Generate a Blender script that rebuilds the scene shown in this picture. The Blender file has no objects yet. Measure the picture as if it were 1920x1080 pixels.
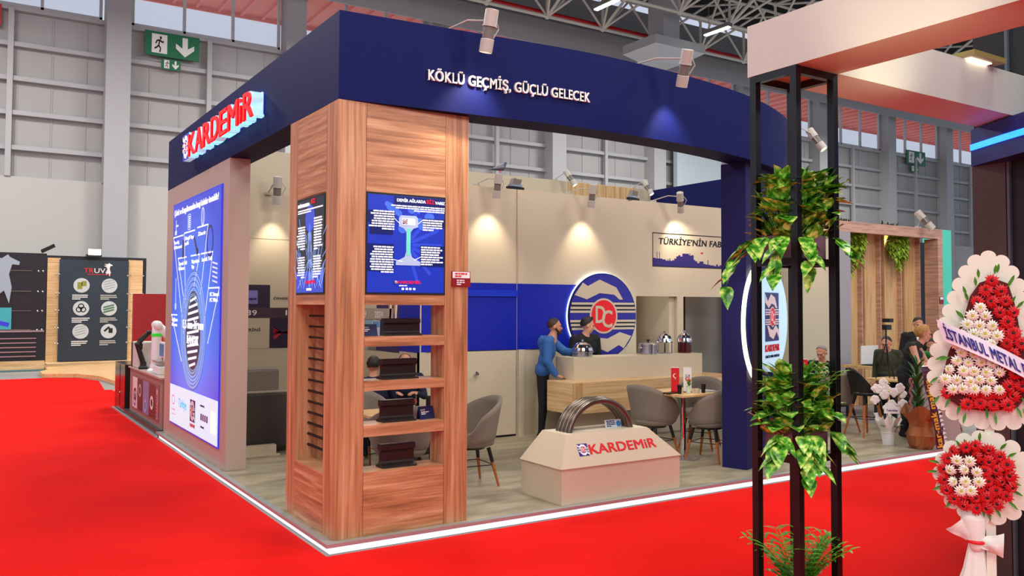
import bpy, math, random
import numpy as np
from mathutils import Vector, Matrix
random.seed(7)
C = bpy.context.scene.collection
SC = bpy.context.scene
PZ = 0.09            # top of the stand platform

# ------------------------------------------------------------------ camera
cam_d = bpy.data.cameras.new('camera'); cam = bpy.data.objects.new('camera', cam_d); C.objects.link(cam)
YAW, PIT, ROL = math.radians(32.84), math.radians(2.14), math.radians(.24)
fw = Vector((math.sin(YAW)*math.cos(PIT), math.cos(YAW)*math.cos(PIT), math.sin(PIT)))
r0 = Vector((math.cos(YAW), -math.sin(YAW), 0)); u0 = r0.cross(fw)
rr = r0*math.cos(ROL)+u0*math.sin(ROL); uu = u0*math.cos(ROL)-r0*math.sin(ROL)
cm = Matrix((rr, uu, -fw)).transposed().to_4x4(); cm.translation = Vector((-2.554, -6.587, 1.99))
cam.matrix_world = cm
cam_d.sensor_width = 36; cam_d.lens = 36*1597/1920; cam_d.shift_y = -28/1920
cam_d.clip_end = 300; cam_d.clip_start = .05
SC.camera = cam
SC.view_settings.view_transform = 'Standard'; SC.view_settings.look = 'None'
SC.view_settings.exposure = 0.0; SC.view_settings.gamma = 1; SC.view_settings.use_curve_mapping = False

# ------------------------------------------------------------------ world and hall light
w = bpy.data.worlds.new('world'); SC.world = w; w.use_nodes = True
bg = w.node_tree.nodes['Background']; bg.inputs[0].default_value = (.74, .82, 1, 1); bg.inputs[1].default_value = .78
def area(name, loc, size, power, col=(1, .95, .9), rot=(0, 0, 0)):
    l = bpy.data.lights.new(name, 'AREA'); l.energy = power; l.size = size; l.color = col
    o = bpy.data.objects.new(name, l); C.objects.link(o); o.location = loc; o.rotation_euler = rot
    return o
for i, (x, y) in enumerate([(-6, -5), (4, -5), (14, -4), (-6, 8), (5, 9), (16, 8), (28, 8), (-4, 20), (10, 20), (26, 20), (42, 20)]):
    area('hall_fill_light', (x, y, 12.8), 3.0, 700 if y < 15 else 1500)  # unseen area lights added under the roof to light the hall
for lx_, ly_ in ((-11, -12), (-2, -13.5), (9, -13)):
    o_ = area('hall_fill_light', (lx_, ly_, 8.5), 3.0, 430, (1, .93, .84)); o_.rotation_euler = (Vector((2+lx_*.3, 1, 1.6))-Vector((lx_, ly_, 8.5))).to_track_quat('-Z', 'Y').to_euler()  # added front fill from behind the camera, aimed at the stand
def spot(loc, target, power, angle=50, blend=.8, col=(1, .86, .66), r=.04):
    l = bpy.data.lights.new('spot_beam', 'SPOT'); l.energy = power; l.spot_size = math.radians(angle); l.spot_blend = blend
    l.color = col; l.shadow_soft_size = r
    o = bpy.data.objects.new('spot_beam', l); C.objects.link(o); o.location = loc
    o.rotation_euler = (Vector(target)-Vector(loc)).to_track_quat('-Z', 'Y').to_euler()
    return o

# ------------------------------------------------------------------ materials
def lin(h):
    if isinstance(h, str):
        h = [int(h[i:i+2], 16)/255 for i in (0, 2, 4)]
    return tuple(c/12.92 if c <= .04045 else ((c+.055)/1.055)**2.4 for c in h)+(1,)
MATS = {}
def mat(name, col, rough=.5, metal=0, emit=None, es=1, alpha=None, var=0, vscale=8, bump=0, coat=0, spec=None):
    if name in MATS: return MATS[name]
    m = bpy.data.materials.new(name); m.use_nodes = True; MATS[name] = m
    nt = m.node_tree; b = nt.nodes['Principled BSDF']
    c = lin(col); b.inputs['Base Color'].default_value = c
    b.inputs['Roughness'].default_value = rough; b.inputs['Metallic'].default_value = metal
    if coat: b.inputs['Coat Weight'].default_value = coat
    if spec is not None: b.inputs['Specular IOR Level'].default_value = spec
    if emit is not None:
        b.inputs['Emission Color'].default_value = lin(emit); b.inputs['Emission Strength'].default_value = es
    if alpha is not None: b.inputs['Alpha'].default_value = alpha
    if var or bump:
        tc = nt.nodes.new('ShaderNodeTexCoord'); n = nt.nodes.new('ShaderNodeTexNoise')
        n.inputs['Scale'].default_value = vscale; n.inputs['Detail'].default_value = 5
        nt.links.new(tc.outputs['Object'], n.inputs['Vector'])
        if var:
            r = nt.nodes.new('ShaderNodeValToRGB')
            r.color_ramp.elements[0].position = .3; r.color_ramp.elements[1].position = .7
            r.color_ramp.elements[0].color = tuple(min(1, x*(1-var)) for x in c[:3])+(1,)
            r.color_ramp.elements[1].color = tuple(min(1, x*(1+var)) for x in c[:3])+(1,)
            nt.links.new(n.outputs['Fac'], r.inputs[0]); nt.links.new(r.outputs[0], b.inputs['Base Color'])
        if bump:
            bp = nt.nodes.new('ShaderNodeBump'); bp.inputs['Strength'].default_value = bump; bp.inputs['Distance'].default_value = .01
            nt.links.new(n.outputs['Fac'], bp.inputs['Height']); nt.links.new(bp.outputs[0], b.inputs['Normal'])
    return m
def wood(name, c1, c2, scale, rough=.42, detail=6, c3=None):
    if name in MATS: return MATS[name]
    m = mat(name, c1, rough); nt = m.node_tree; b = nt.nodes['Principled BSDF']
    tc = nt.nodes.new('ShaderNodeTexCoord'); mp = nt.nodes.new('ShaderNodeMapping'); n = nt.nodes.new('ShaderNodeTexNoise')
    mp.inputs['Scale'].default_value = scale; n.inputs['Scale'].default_value = 1.6; n.inputs['Detail'].default_value = detail
    n.inputs['Roughness'].default_value = .62; n.inputs['Distortion'].default_value = .35
    r = nt.nodes.new('ShaderNodeValToRGB'); e = r.color_ramp.elements
    e[0].position = .32; e[0].color = lin(c2); e[1].position = .66; e[1].color = lin(c3 or c1)
    k = e.new(.5); k.color = lin(c1)
    nt.links.new(tc.outputs['Object'], mp.inputs[0]); nt.links.new(mp.outputs[0], n.inputs['Vector'])
    nt.links.new(n.outputs['Fac'], r.inputs[0]); nt.links.new(r.outputs[0], b.inputs['Base Color'])
    return m
M_carpet = mat('red_carpet', 'dc120d', .95, var=.05, vscale=1.2, bump=.1, spec=.1)
M_floor = wood('grey_vinyl_floor', 'aaa08a', '8f8672', (.9, 3.2, 1), .45, 4, 'bdb39c')
M_cream = mat('cream_panel', 'cec0a6', .6, spec=.3)
M_cream2 = mat('cream_panel_light', 'cfc1a9', .55, spec=.3)
M_taupe = mat('taupe_panel', 'b39f92', .38)
M_navy = mat('navy_panel', '0c1450', .6, spec=.12)
M_navy2 = mat('navy_dark_panel', '181652', .6, spec=.25)
M_blue = mat('royal_blue_panel', '0a1fa8', .4)
M_white = mat('white_paint', 'e9e9e6', .5)
M_black = mat('black_metal', '0c0c0f', .35)
M_blackm = mat('black_matt', '111114', .6)
M_steel = mat('steel', 'b9bcc0', .25, .9)
M_chrome = mat('chrome', 'e6e6e8', .08, 1)
M_alu = mat('aluminium_edge', 'b8c2c4', .35, .6)
M_led = mat('led_strip_white', 'ffffff', .4, emit='f3f8ff', es=1.15)
M_woodv = wood('walnut_vertical', 'b98259', '8c5c3c', (13, 13, .55), .4, 6, 'cf9f78')
M_woodh = wood('walnut_horizontal', 'b98259', '8c5c3c', (.7, .7, 14), .4, 6, 'd4a67e')
M_oak = wood('oak_horizontal', 'dcb583', 'c2935c', (.6, .6, 15), .42, 6, 'ebcb9c')
M_oakv = wood('oak_vertical', 'cfa873', 'b08550', (12, 12, .5), .45, 6, 'dcba88')
M_oakt = wood('oak_top', 'dcb27c', 'c69862', (2, 14, 2), .4, 5, 'e8c493')
M_beech = mat('beech_leg', 'b0602c', .4, var=.15, vscale=14)
M_grey = mat('grey_upholstery', '857a6e', .9, var=.1, vscale=90, bump=.15)
M_greyd = mat('dark_upholstery', '3a332e', .85, var=.12, vscale=60)
M_hallw = mat('hall_cladding', 'a5a4a4', .6)
M_hallc = mat('hall_steelwork', 'a9a9ac', .5)
M_hallb = mat('hall_base_wall', 'b6b3b0', .6)
M_truss = mat('truss_steel', 'cfcac0', .5)
M_dark = mat('dark_roof', '17171b', .8)
M_red = mat('red_paint', 'dd1420', .45)
M_reds = mat('sign_red_face', 'd80e18', .4, emit='f0101a', es=.45)
M_cyan = mat('sign_acrylic_edge', 'bfe4ee', .35, emit='9fd4ea', es=.6)
M_skin = mat('skin', 'c98f72', .55)
M_skin2 = mat('skin_pale', 'e0a488', .55)
M_hair = mat('dark_hair', '1c120d', .6, var=.3, vscale=60, bump=.4)
M_hairb = mat('brown_hair', '3b2416', .6, var=.3, vscale=60, bump=.4)
M_blond = mat('blond_hair', 'a8793f', .6, var=.4, vscale=50, bump=.4)
M_greyh = mat('grey_hair', '8a8078', .6, var=.3, vscale=60, bump=.3)
M_denim = mat('blue_jacket', '2f62a8', .8, var=.08, vscale=30)
M_blkc = mat('black_cloth', '131316', .85)
M_navc = mat('navy_cloth', '161a3a', .85)
M_grnc = mat('green_cloth', '178a3c', .85)
M_wht = mat('white_cloth', 'e8ece0', .85)
M_shoe = mat('black_shoe', '0d0c0c', .4)
M_eye = mat('dark_eye', '120c0a', .3)
M_lip = mat('lip', 'a4584a', .5)
M_lamp = mat('lamp_housing', 'b9b3a8', .4)
M_lampg = mat('lamp_grille', '6f6a62', .5)
M_lens = mat('lamp_lens', 'ffffff', .3, emit='fff3d8', es=6)
M_paper = mat('white_paper', 'f2f2f2', .6)
M_purple = mat('purple_print', '2c1836', .45)
M_mauve = mat('mauve_print', '47303f', .45)

# ------------------------------------------------------------------ mesh builder
class MB:
    def __init__(s): s.v = []; s.f = []; s.m = []; s.c = 0
    def face(s, *i): s.f.append(tuple(i)); s.m.append(s.c)
    def poly(s, pts):
        b = len(s.v); s.v += [Vector(p) for p in pts]; s.face(*range(b, b+len(pts))); return s
    def box(s, x0, y0, z0, x1, y1, z1):
        b = len(s.v)
        for z in (z0, z1):
            for x, y in ((x0, y0), (x1, y0), (x1, y1), (x0, y1)): s.v.append(Vector((x, y, z)))
        for q in ((3, 2, 1, 0), (4, 5, 6, 7), (0, 1, 5, 4), (1, 2, 6, 5), (2, 3, 7, 6), (3, 0, 4, 7)): s.face(*[b+k for k in q])
        return s
    def prism(s, pts, z0, z1, off=None):
        n = len(pts); b = len(s.v); off = off or (0, 0)
        s.v += [Vector((p[0], p[1], z0)) for p in pts]+[Vector((p[0]+off[0], p[1]+off[1], z1)) for p in pts]
        s.face(*[b+k for k in range(n-1, -1, -1)]); s.face(*[b+n+k for k in range(n)])
        for k in range(n): s.face(b+k, b+(k+1) % n, b+n+(k+1) % n, b+n+k)
        return s
    def frustum(s, lo, hi, z0, z1):
        b = len(s.v); s.v += [Vector((p[0], p[1], z0)) for p in lo]+[Vector((p[0], p[1], z1)) for p in hi]; n = len(lo)
        s.face(*[b+k for k in range(n-1, -1, -1)]); s.face(*[b+n+k for k in range(n)])
        for k in range(n): s.face(b+k, b+(k+1) % n, b+n+(k+1) % n, b+n+k)
        return s
    def tube(s, pts, r, n=8, cap=True, closed=False):
        pts = [Vector(p) for p in pts]; N = len(pts); rs = r if isinstance(r, (list, tuple)) else [r]*N
        b = len(s.v); up = None
        for i, p in enumerate(pts):
            if closed: t = pts[(i+1) % N]-pts[i-1]
            else: t = pts[min(i+1, N-1)]-pts[max(i-1, 0)]
            t.normalize()
            if up is None:
                up = Vector((0, 0, 1)) if abs(t.z) < .9 else Vector((1, 0, 0))
            a = t.cross(up).normalized(); c = a.cross(t).normalized(); up = c
            for k in range(n):
                th = 2*math.pi*k/n; s.v.append(p+(a*math.cos(th)+c*math.sin(th))*rs[i])
        for i in range(N if closed else N-1):
            j = (i+1) % N
            for k in range(n): s.face(b+i*n+k, b+i*n+(k+1) % n, b+j*n+(k+1) % n, b+j*n+k)
        if cap and not closed:
            s.face(*[b+k for k in range(n-1, -1, -1)]); s.face(*[b+(N-1)*n+k for k in range(n)])
        return s
    def bar(s, p, q, w_, h=None):
        """rectangular bar from p to q"""
        p, q = Vector(p), Vector(q); h = h or w_; t = (q-p).normalized()
        up = Vector((0, 0, 1)) if abs(t.z) < .95 else Vector((0, 1, 0))
        a = t.cross(up).normalized()*w_/2; c = a.cross(t).normalized()*h/2; b = len(s.v)
        for e in (p, q): s.v += [e-a-c, e+a-c, e+a+c, e-a+c]
        for f in ((3, 2, 1, 0), (4, 5, 6, 7), (0, 1, 5, 4), (1, 2, 6, 5), (2, 3, 7, 6), (3, 0, 4, 7)): s.face(*[b+k for k in f])
        return s
    def lathe(s, prof, n=24, o=(0, 0, 0)):
        o = Vector(o); b = len(s.v)
        for r, z in prof:
            for k in range(n):
                th = 2*math.pi*k/n; s.v.append(o+Vector((r*math.cos(th), r*math.sin(th), z)))
        for i in range(len(prof)-1):
            for k in range(n): s.face(b+i*n+k, b+i*n+(k+1) % n, b+(i+1)*n+(k+1) % n, b+(i+1)*n+k)
        s.face(*[b+k for k in range(n-1, -1, -1)]); s.face(*[b+(len(prof)-1)*n+k for k in range(n)])
        return s
    def sph(s, c, r, n=12, m=8):
        c = Vector(c); r = r if isinstance(r, (list, tuple)) else (r, r, r); b = len(s.v)
        for i in range(m+1):
            ph = math.pi*i/m
            for k in range(n):
                th = 2*math.pi*k/n
                s.v.append(c+Vector((r[0]*math.sin(ph)*math.cos(th), r[1]*math.sin(ph)*math.sin(th), r[2]*math.cos(ph))))
        for i in range(m):
            for k in range(n): s.face(b+(i+1)*n+k, b+(i+1)*n+(k+1) % n, b+i*n+(k+1) % n, b+i*n+k)
        return s
    def add(s, o, M=None):
        b = len(s.v); s.v += [(M @ v if M else v.copy()) for v in o.v]
        s.f += [tuple(b+i for i in f) for f in o.f]; s.m += [m+s.c for m in o.m]; return s
    def xf(s, M): s.v = [M @ v for v in s.v]; return s
    def place(s, o, u, v, n):
        o, u, v, n = map(Vector, (o, u, v, n)); s.v = [o+u*p.x+v*p.y+n*p.z for p in s.v]; return s
    def build(s, name, mats, parent=None, smooth=False, local=False, bevel=0, origin=None):
        me = bpy.data.meshes.new(name)
        off = Vector((0, 0, 0))
        if parent is not None and not local:
            p = parent
            while p is not None: off += p.location; p = p.parent
        if origin is not None: off += Vector(origin)
        elif parent is None and s.v and not local:
            off = Vector((sum(v.x for v in s.v)/len(s.v), sum(v.y for v in s.v)/len(s.v), min(v.z for v in s.v)))
        me.from_pydata([tuple(v-off) for v in s.v], [], s.f)
        if not isinstance(mats, (list, tuple)): mats = [mats]
        for m in mats: me.materials.append(m)
        if len(mats) > 1: me.polygons.foreach_set('material_index', s.m)
        if smooth: me.polygons.foreach_set('use_smooth', [True]*len(me.polygons))
        me.update()
        o = bpy.data.objects.new(name, me); C.objects.link(o)
        if parent is not None: o.parent = parent
        else: o.location = off
        if origin is not None and parent is not None: o.location = Vector(origin)
        if bevel:
            b = o.modifiers.new('bevel', 'BEVEL'); b.width = bevel; b.segments = 2; b.limit_method = 'ANGLE'
        return o
def tag(o, label, cat=None, group=None, kind=None):
    if label: o['label'] = label
    if cat: o['category'] = cat
    if group: o['group'] = group
    if kind: o['kind'] = kind
    return o
def thing(name, label, cat, loc=(0, 0, 0), group=None):
    o = bpy.data.objects.new(name, None); C.objects.link(o); o.location = loc; o.empty_display_size = .1
    return tag(o, label, cat, group)
def struct(name, mb, m): return tag(mb.build(name, m), None, kind='structure')
def dup(root, loc, rotz=None, label=None, group=None, scale=None):
    def cp(o, par):
        c = o.copy(); C.objects.link(c)
        if par: c.parent = par
        for ch in [k for k in C.objects if k.parent == o and k is not c]: cp(ch, c)
        return c
    r = cp(root, None); r.location = loc
    if rotz is not None: r.rotation_euler = (0, 0, rotz)
    if label: r['label'] = label
    if group: r['group'] = group
    if scale: r.scale = (scale, scale, scale)
    return r

# text -> mesh; lies in local XY, thickness along +Z, origin at bottom left of the capitals
def text(body, w_=None, h=.1, depth=.004, bold=.0, shear=0, spacing=1.0, just=0):
    cu = bpy.data.curves.new('t', 'FONT'); cu.body = body; cu.size = 1; cu.extrude = .01; cu.shear = shear
    cu.space_character = spacing+bold*2.2; cu.resolution_u = 3
    o = bpy.data.objects.new('t', cu); C.objects.link(o)
    dg = bpy.context.evaluated_depsgraph_get(); me = bpy.data.meshes.new_from_object(o.evaluated_get(dg))
    mb = MB(); mb.v = [v.co.copy() for v in me.vertices]; mb.f = [tuple(p.vertices) for p in me.polygons]; mb.m = [0]*len(mb.f)
    bpy.data.objects.remove(o); bpy.data.curves.remove(cu); bpy.data.meshes.remove(me)
    if bold:
        src = [v.copy() for v in mb.v]; fs = list(mb.f); mb.v, mb.f = [], []
        for kx_, ky_ in ((-1, -.6), (1, -.6), (-1, .6), (1, .6), (0, 0)):
            b0 = len(mb.v); mb.v += [v+Vector((kx_*bold, ky_*bold, 0)) for v in src]; nsrc = len(src); mb.f += [tuple(b0+i for i in f) for f in fs]
        mb.m = [0]*len(mb.f)
    x0 = min(v.x for v in mb.v); x1 = max(v.x for v in mb.v); sy = h/.73; sx = (w_/(x1-x0)) if w_ else sy
    for i_, v in enumerate(mb.v): v.x = (v.x-x0)*sx-just*(x1-x0)*sx; v.y *= sy; v.z = (v.z+.01)/.02*depth+(.00035*(i_//nsrc) if bold else 0)
    return mb
FRONT = lambda x, y, z: ((x, y, z), (1, 0, 0), (0, 0, 1), (0, -1, 0))     # faces -Y
LEFT = lambda x, y, z: ((x, y, z), (0, -1, 0), (0, 0, 1), (-1, 0, 0))     # faces -X
def quad(x0, y0, x1, y1, z=0, d=.002):
    m = MB(); m.box(x0, y0, z, x1, y1, z+d); return m
def disc(cx, cy, r, z=0, d=.002, n=40, ry=None):
    m = MB(); ry = ry or r
    m.prism([(cx+r*math.cos(2*math.pi*k/n), cy+ry*math.sin(2*math.pi*k/n)) for k in range(n)], z, z+d); return m
def ring(cx, cy, rx, ry, t, z=0, d=.002, n=48):
    m = MB()
    for k in range(n):
        a, b = 2*math.pi*k/n, 2*math.pi*(k+1)/n
        P = [(cx+rx*math.cos(a), cy+ry*math.sin(a)), (cx+rx*math.cos(b), cy+ry*math.sin(b)), (cx+(rx-t)*math.cos(b), cy+(ry-t)*math.sin(b)), (cx+(rx-t)*math.cos(a), cy+(ry-t)*math.sin(a))]
        m.prism(P[::-1], z, z+d)
    return m
def line(x0, y0, x1, y1, t, z=0, d=.002):
    a = Vector((x1-x0, y1-y0)); a.normalize(); n = Vector((-a.y, a.x))*t/2; m = MB()
    m.prism([(x0+n.x, y0+n.y), (x0-n.x, y0-n.y), (x1-n.x, y1-n.y), (x1+n.x, y1+n.y)], z, z+d); return m

# company emblem: blue field, white zigzags, stripes, red roundel with white monogram; unit = half size
def emblem(S, round_=False, z0=0, dz=.003, sx=1):
    out = MB(); zz = [z0]
    def lay(mb, ci, z): mb.m = [ci]*len(mb.f); mb.v = [Vector((v.x*S*sx, v.y*S, v.z)) for v in mb.v]; out.add(mb)
    base = disc(0, 0, 1, z0, dz, 64) if round_ else quad(-1, -1, 1, 1, z0, dz)
    lay(base, 0, 0)
    zz = [(-.62, .78), (-.47, .70), (-.12, .86), (.39, .68), (.6, .39), (.49, .39), (.33, .505), (-.12, .54), (-.5, .39), (-.86, .49)]
    if not round_: zz = [(-1, .93), (-.62, .62), (-.15, .93), (.4, .80), (.75, .36), (.5, .36), (.3, .5), (-.12, .55), (-.5, .36), (-1, .58)]
    for sg in (1, -1):
        p = MB(); q = [(x*sg, y*sg) for x, y in zz]; p.prism(q[::-1], z0+dz, z0+2*dz); lay(p, 1, 0)
    for ys in ((.29, .19, .10), (-.12, -.21, -.30)):
        ym = (ys[0]+ys[2])/2
        hw = math.sqrt(1-(abs(ym)+.12)**2) if round_ else 1
        lay(quad(-hw, ys[2]-.03, hw, ys[0]+.03, z0+dz, dz*.8), 2, 0)
        for y in ys:
            hw = math.sqrt(1-(abs(y)+.03)**2) if round_ else 1
            lay(quad(-hw, y-.026, hw, y+.026, z0+dz*1.8, dz*.8), 1, 0)
    lay(disc(0, 0, .42, z0+dz*2.6, dz*.6, 40), 1, 0)
    lay(disc(0, 0, .375, z0+dz*3.2, dz*.6, 40), 3, 0)
    t = text('D', .3, .42, dz*.6, .02); t.v = [v+Vector((-.25, -.16, z0+dz*3.9)) for v in t.v]; lay(t, 1, 0)
    t = text('C', .32, .42, dz*.6, .02); t.v = [v+Vector((-.06, -.27, z0+dz*4.2)) for v in t.v]; lay(t, 1, 0)
    return out
M_eb = mat('emblem_blue', '27279a', .4); M_ebk = mat('emblem_dark', '0d0d2a', .4); M_er = mat('emblem_red', 'ec1420', .4)
EMB = [M_eb, M_cream2, M_ebk, M_er]
EMBW = [mat('emblem_blue2', '1a2a80', .4), M_paper, mat('emblem_blue3', '1b2c8a', .4), M_er]

# ------------------------------------------------------------------ the hall (structure)
struct('floor', MB().box(-22, -14, -.2, 75, 28, -.006), mat('hall_concrete', '8f8c88', .7, var=.1, vscale=.6))
m = MB().box(-14, -14, -.006, 14, -.09, 0); m.box(-9, -.09, -.006, -.09, 15, 0); m.box(-.09, 6.96, -.006, .4, 15, 0); m.prism([(-9, 15), (.25, 15), (.45, 17.6), (.1, 18.8), (-.6, 19.2), (-9, 19.2)], -.006, 0)
tag(m.build('carpet', M_carpet), 'bright red carpet covering the hall aisles around the stand', 'carpet')
WY = 28
colx = [-4.75, 2.1, 8.8, 15.5, 22.2, 28.9, 35.8, 42.7, 49.9, 56.8, 63.8]
wl = MB().box(-22, WY+.25, 0, 75, WY+.5, 12.5); wl.box(-22, WY+.25, 15.2, 75, WY+.5, 18)
# shallow ribs of the cladding
x = -22
while x < 75: wl.box(x, WY+.22, 6.4, x+.04, WY+.25, 12.5); x += 1.1
struct('wall_back', wl, M_hallw)
struct('trim_1', MB().box(-22, WY-.05, 0, 75, WY+.2, 6.44), M_hallb)
for i, x in enumerate(colx):
    m = MB().box(x-.42, WY-.55, 0, x+.42, WY-.42, 15.3); m.box(x-.42, WY+.1, 0, x+.42, WY+.23, 15.3); m.box(x-.07, WY-.42, 0, x+.07, WY+.1, 15.3); m.box(x+.36, WY-.42, 6.4, x+.42, WY+.1, 15.3); m.box(x-.42, WY-.42, 6.4, x-.36, WY+.1, 15.3)
    struct('trim_%d' % (10+i), m, M_hallc)
k = 30
for z in (7.46, 8.7, 9.92, 11.14, 12.42):
    m = MB().box(-22, WY-.02, z-.07, 75, WY+.22, z-.02); m.box(-22, WY-.02, z-.02, 75, WY+.02, z+.09)
    struct('trim_%d' % k, m, M_hallc); k += 1
m = MB()
for a, b in zip(colx[:-1], colx[1:]):
    xm = (a+b)/2; m.box(xm-.09, WY-.12, 6.44, xm+.09, WY+.05, 12.4)
struct('trim_%d' % k, m, M_hallc); k += 1
# perimeter beam above the windows, with its inclined soffit
m = MB(); m.box(-22, WY-1.6, 14.42, 75, WY-1.5, 15.6); struct('trim_2', m, M_hallc)
m = MB(); m.v = [Vector(p) for p in ((-22, WY-1.5, 14.42), (75, WY-1.5, 14.42), (75, WY+.2, 15.2), (-22, WY+.2, 15.2), (-22, WY-1.5, 15.6), (75, WY-1.5, 15.6), (75, WY+.2, 15.6), (-22, WY+.2, 15.6))]
for q in ((3, 2, 1, 0), (4, 5, 6, 7), (0, 1, 5, 4), (1, 2, 6, 5), (2, 3, 7, 6), (3, 0, 4, 7)): m.face(*q)
struct('trim_3', m, M_hallb)
M_glass = mat('window_glass', 'e8eef8', .05, alpha=.12); M_frame = mat('window_frame', 'b9bbbe', .4)
for i, (a, b) in enumerate(zip(colx[:-1], colx[1:])):
    x0, x1 = a+.5, b-.5
    m = MB()
    for q in ((x0, 12.5, x1, 12.62), (x0, 15.1, x1, 15.24)): m.box(q[0], WY+.05, q[1], q[2], WY+.2, q[3])
    for t in range(4):
        xx = x0+(x1-x0-.1)*t/3; m.box(xx, WY+.05, 12.5, xx+.1, WY+.2, 15.2)
    o = struct('window_%d' % (i+1), m, M_frame)
    g = MB().box(x0, WY+.12, 12.6, x1, WY+.14, 15.15).build('pane', M_glass, o)
# the neighbouring roof's orange eave outside the windows
M_eave = mat('orange_eave', 'f06a45', .6)
m = MB(); m.box(-22, WY+.6, 15.5, 75, WY+5.2, 15.6)
xx = -22
while xx < 75: m.box(xx, WY+.6, 15.38, xx+.12, WY+5.2, 15.5); xx += 1.0
m.box(-22, WY+5.2, 15.3, 75, WY+5.3, 15.75)
struct('trim_4', m, M_eave)
struct('ceiling', MB().box(-22, -14, 18.4, 75, WY+.3, 18.6), M_dark)
# space frame under the roof
def frame_layer(y0, y1, z0, z1, xs, name, label):
    m = MB(); r = .07
    t = MB
    xa, xb = xs[0], xs[-1]
    m.tube([(xa, y0, z0), (xb, y0, z0)], .075, 6); m.tube([(xa, y0, z1), (xb, y0, z1)], .07, 6)
    m.tube([(xa, y1, z1), (xb, y1, z1)], .07, 6)
    for i, x in enumerate(xs):
        m.tube([(x, y0, z0), (x, y0, z1)], r, 6)
        m.tube([(x, y0, z0), (x, y1, z1)], r, 6); m.tube([(x, y0, z1), (x, y1, z1)], r, 6)
        m.sph((x, y0, z0), .13, 8, 6); m.sph((x, y0, z1), .13, 8, 6)
        if i+1 < len(xs):
            x2 = xs[i+1]; xm = (x+x2)/2
            m.tube([(x, y0, z0), (xm, y0, z1)], r*.8, 6); m.tube([(x2, y0, z0), (xm, y0, z1)], r*.8, 6)
            m.tube([(x, y0, z0), (xm, y1, z1)], r*.8, 6); m.tube([(x2, y0, z0), (xm, y1, z1)], r*.8, 6)
            m.tube([(x, y0, z1), (x2, y1, z1)], r*.8, 6)
    return tag(m.build(name, M_truss), label, 'roof truss')
XS = [3.25+3.15*i for i in range(16)]
TR = [(24, 21.2, 14.8, 16.4, 'white steel roof truss nearest the window wall'),
      (20.6, 17.6, 14.9, 16.5, 'white steel roof truss farther from the window wall, above the header corner')]
for i, (y0, y1, z0, z1, l) in enumerate(TR):
    frame_layer(y0, y1, z0, z1, [x+(1.57 if i % 2 else 0) for x in XS], 'roof_truss', l)
tag(MB().tube([(3, 24.6, 15.15), (48, 24.6, 15.15)], .14, 10).build('sprinkler_pipe', mat('pipe_red', 'c0141c', .4), smooth=True), 'long red pipe running under the roof truss beside the window wall', 'pipe')
m = MB(); m.box(15, 12, 17.0, 46, 14, 17.5); m.box(18, 16, 17.1, 46, 17.6, 17.5); m.box(26, 5, 17.2, 46, 9.5, 17.5)
struct('trim_5', m, mat('roof_panel', '9a9892', .6))
M_tube = mat('fluorescent_tube', 'ffffff', .3, emit='ffffe8', es=5); M_lh = mat('light_housing', '6c6a68', .5)
for (x, y, l) in [(18.8, 19.6, 'long fluorescent lamp hanging from the roof truss above the header lettering'), (24.9, 19.5, 'long fluorescent lamp hanging from the roof truss above the curved header corner'),
                  (9.5, 15.5, 'long fluorescent lamp hanging under the roof near the left window'), (29, 17.5, 'long fluorescent lamp hanging near the far roof truss')]:
    t = thing('ceiling_lamp', l, 'ceiling lamp', (x, y, 14.0), 'fluorescent lamps under the roof')
    MB().box(-.14, -.75, .0, .14, .75, .16).build('housing', M_lh, t, local=True)
    MB().box(-.09, -.7, -.05, .09, .7, .0).build('tube', M_tube, t, local=True)
    MB().tube([(0, -.5, .16), (0, -.5, 1.2)], .012, 5).tube([(0, .5, .16), (0, .5, 1.2)], .012, 5).build('wire', M_lh, t, local=True)
# ventilation hopper above the header
t = thing('ventilation_hopper', 'large pale octagonal ventilation hopper above the navy header near the roof truss', 'ventilation hopper', (24.1, 22, 12.9))
m = MB(); m.frustum([(-.5, -.5), (.5, -.5), (.5, .5), (-.5, .5)], [(-1.5, -1.1), (1.5, -1.1), (1.5, 1.1), (-1.5, 1.1)], 0, .55)
m.build('hood', mat('hopper_grey', 'c8ccd4', .5), t, local=True)
MB().box(-1.5, -1.1, .55, 1.5, 1.1, .95).build('rim', M_hallc, t, local=True); MB().box(-.5, -.5, .95, .5, .5, 5.52).build('duct', M_hallc, t, local=True)

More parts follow.
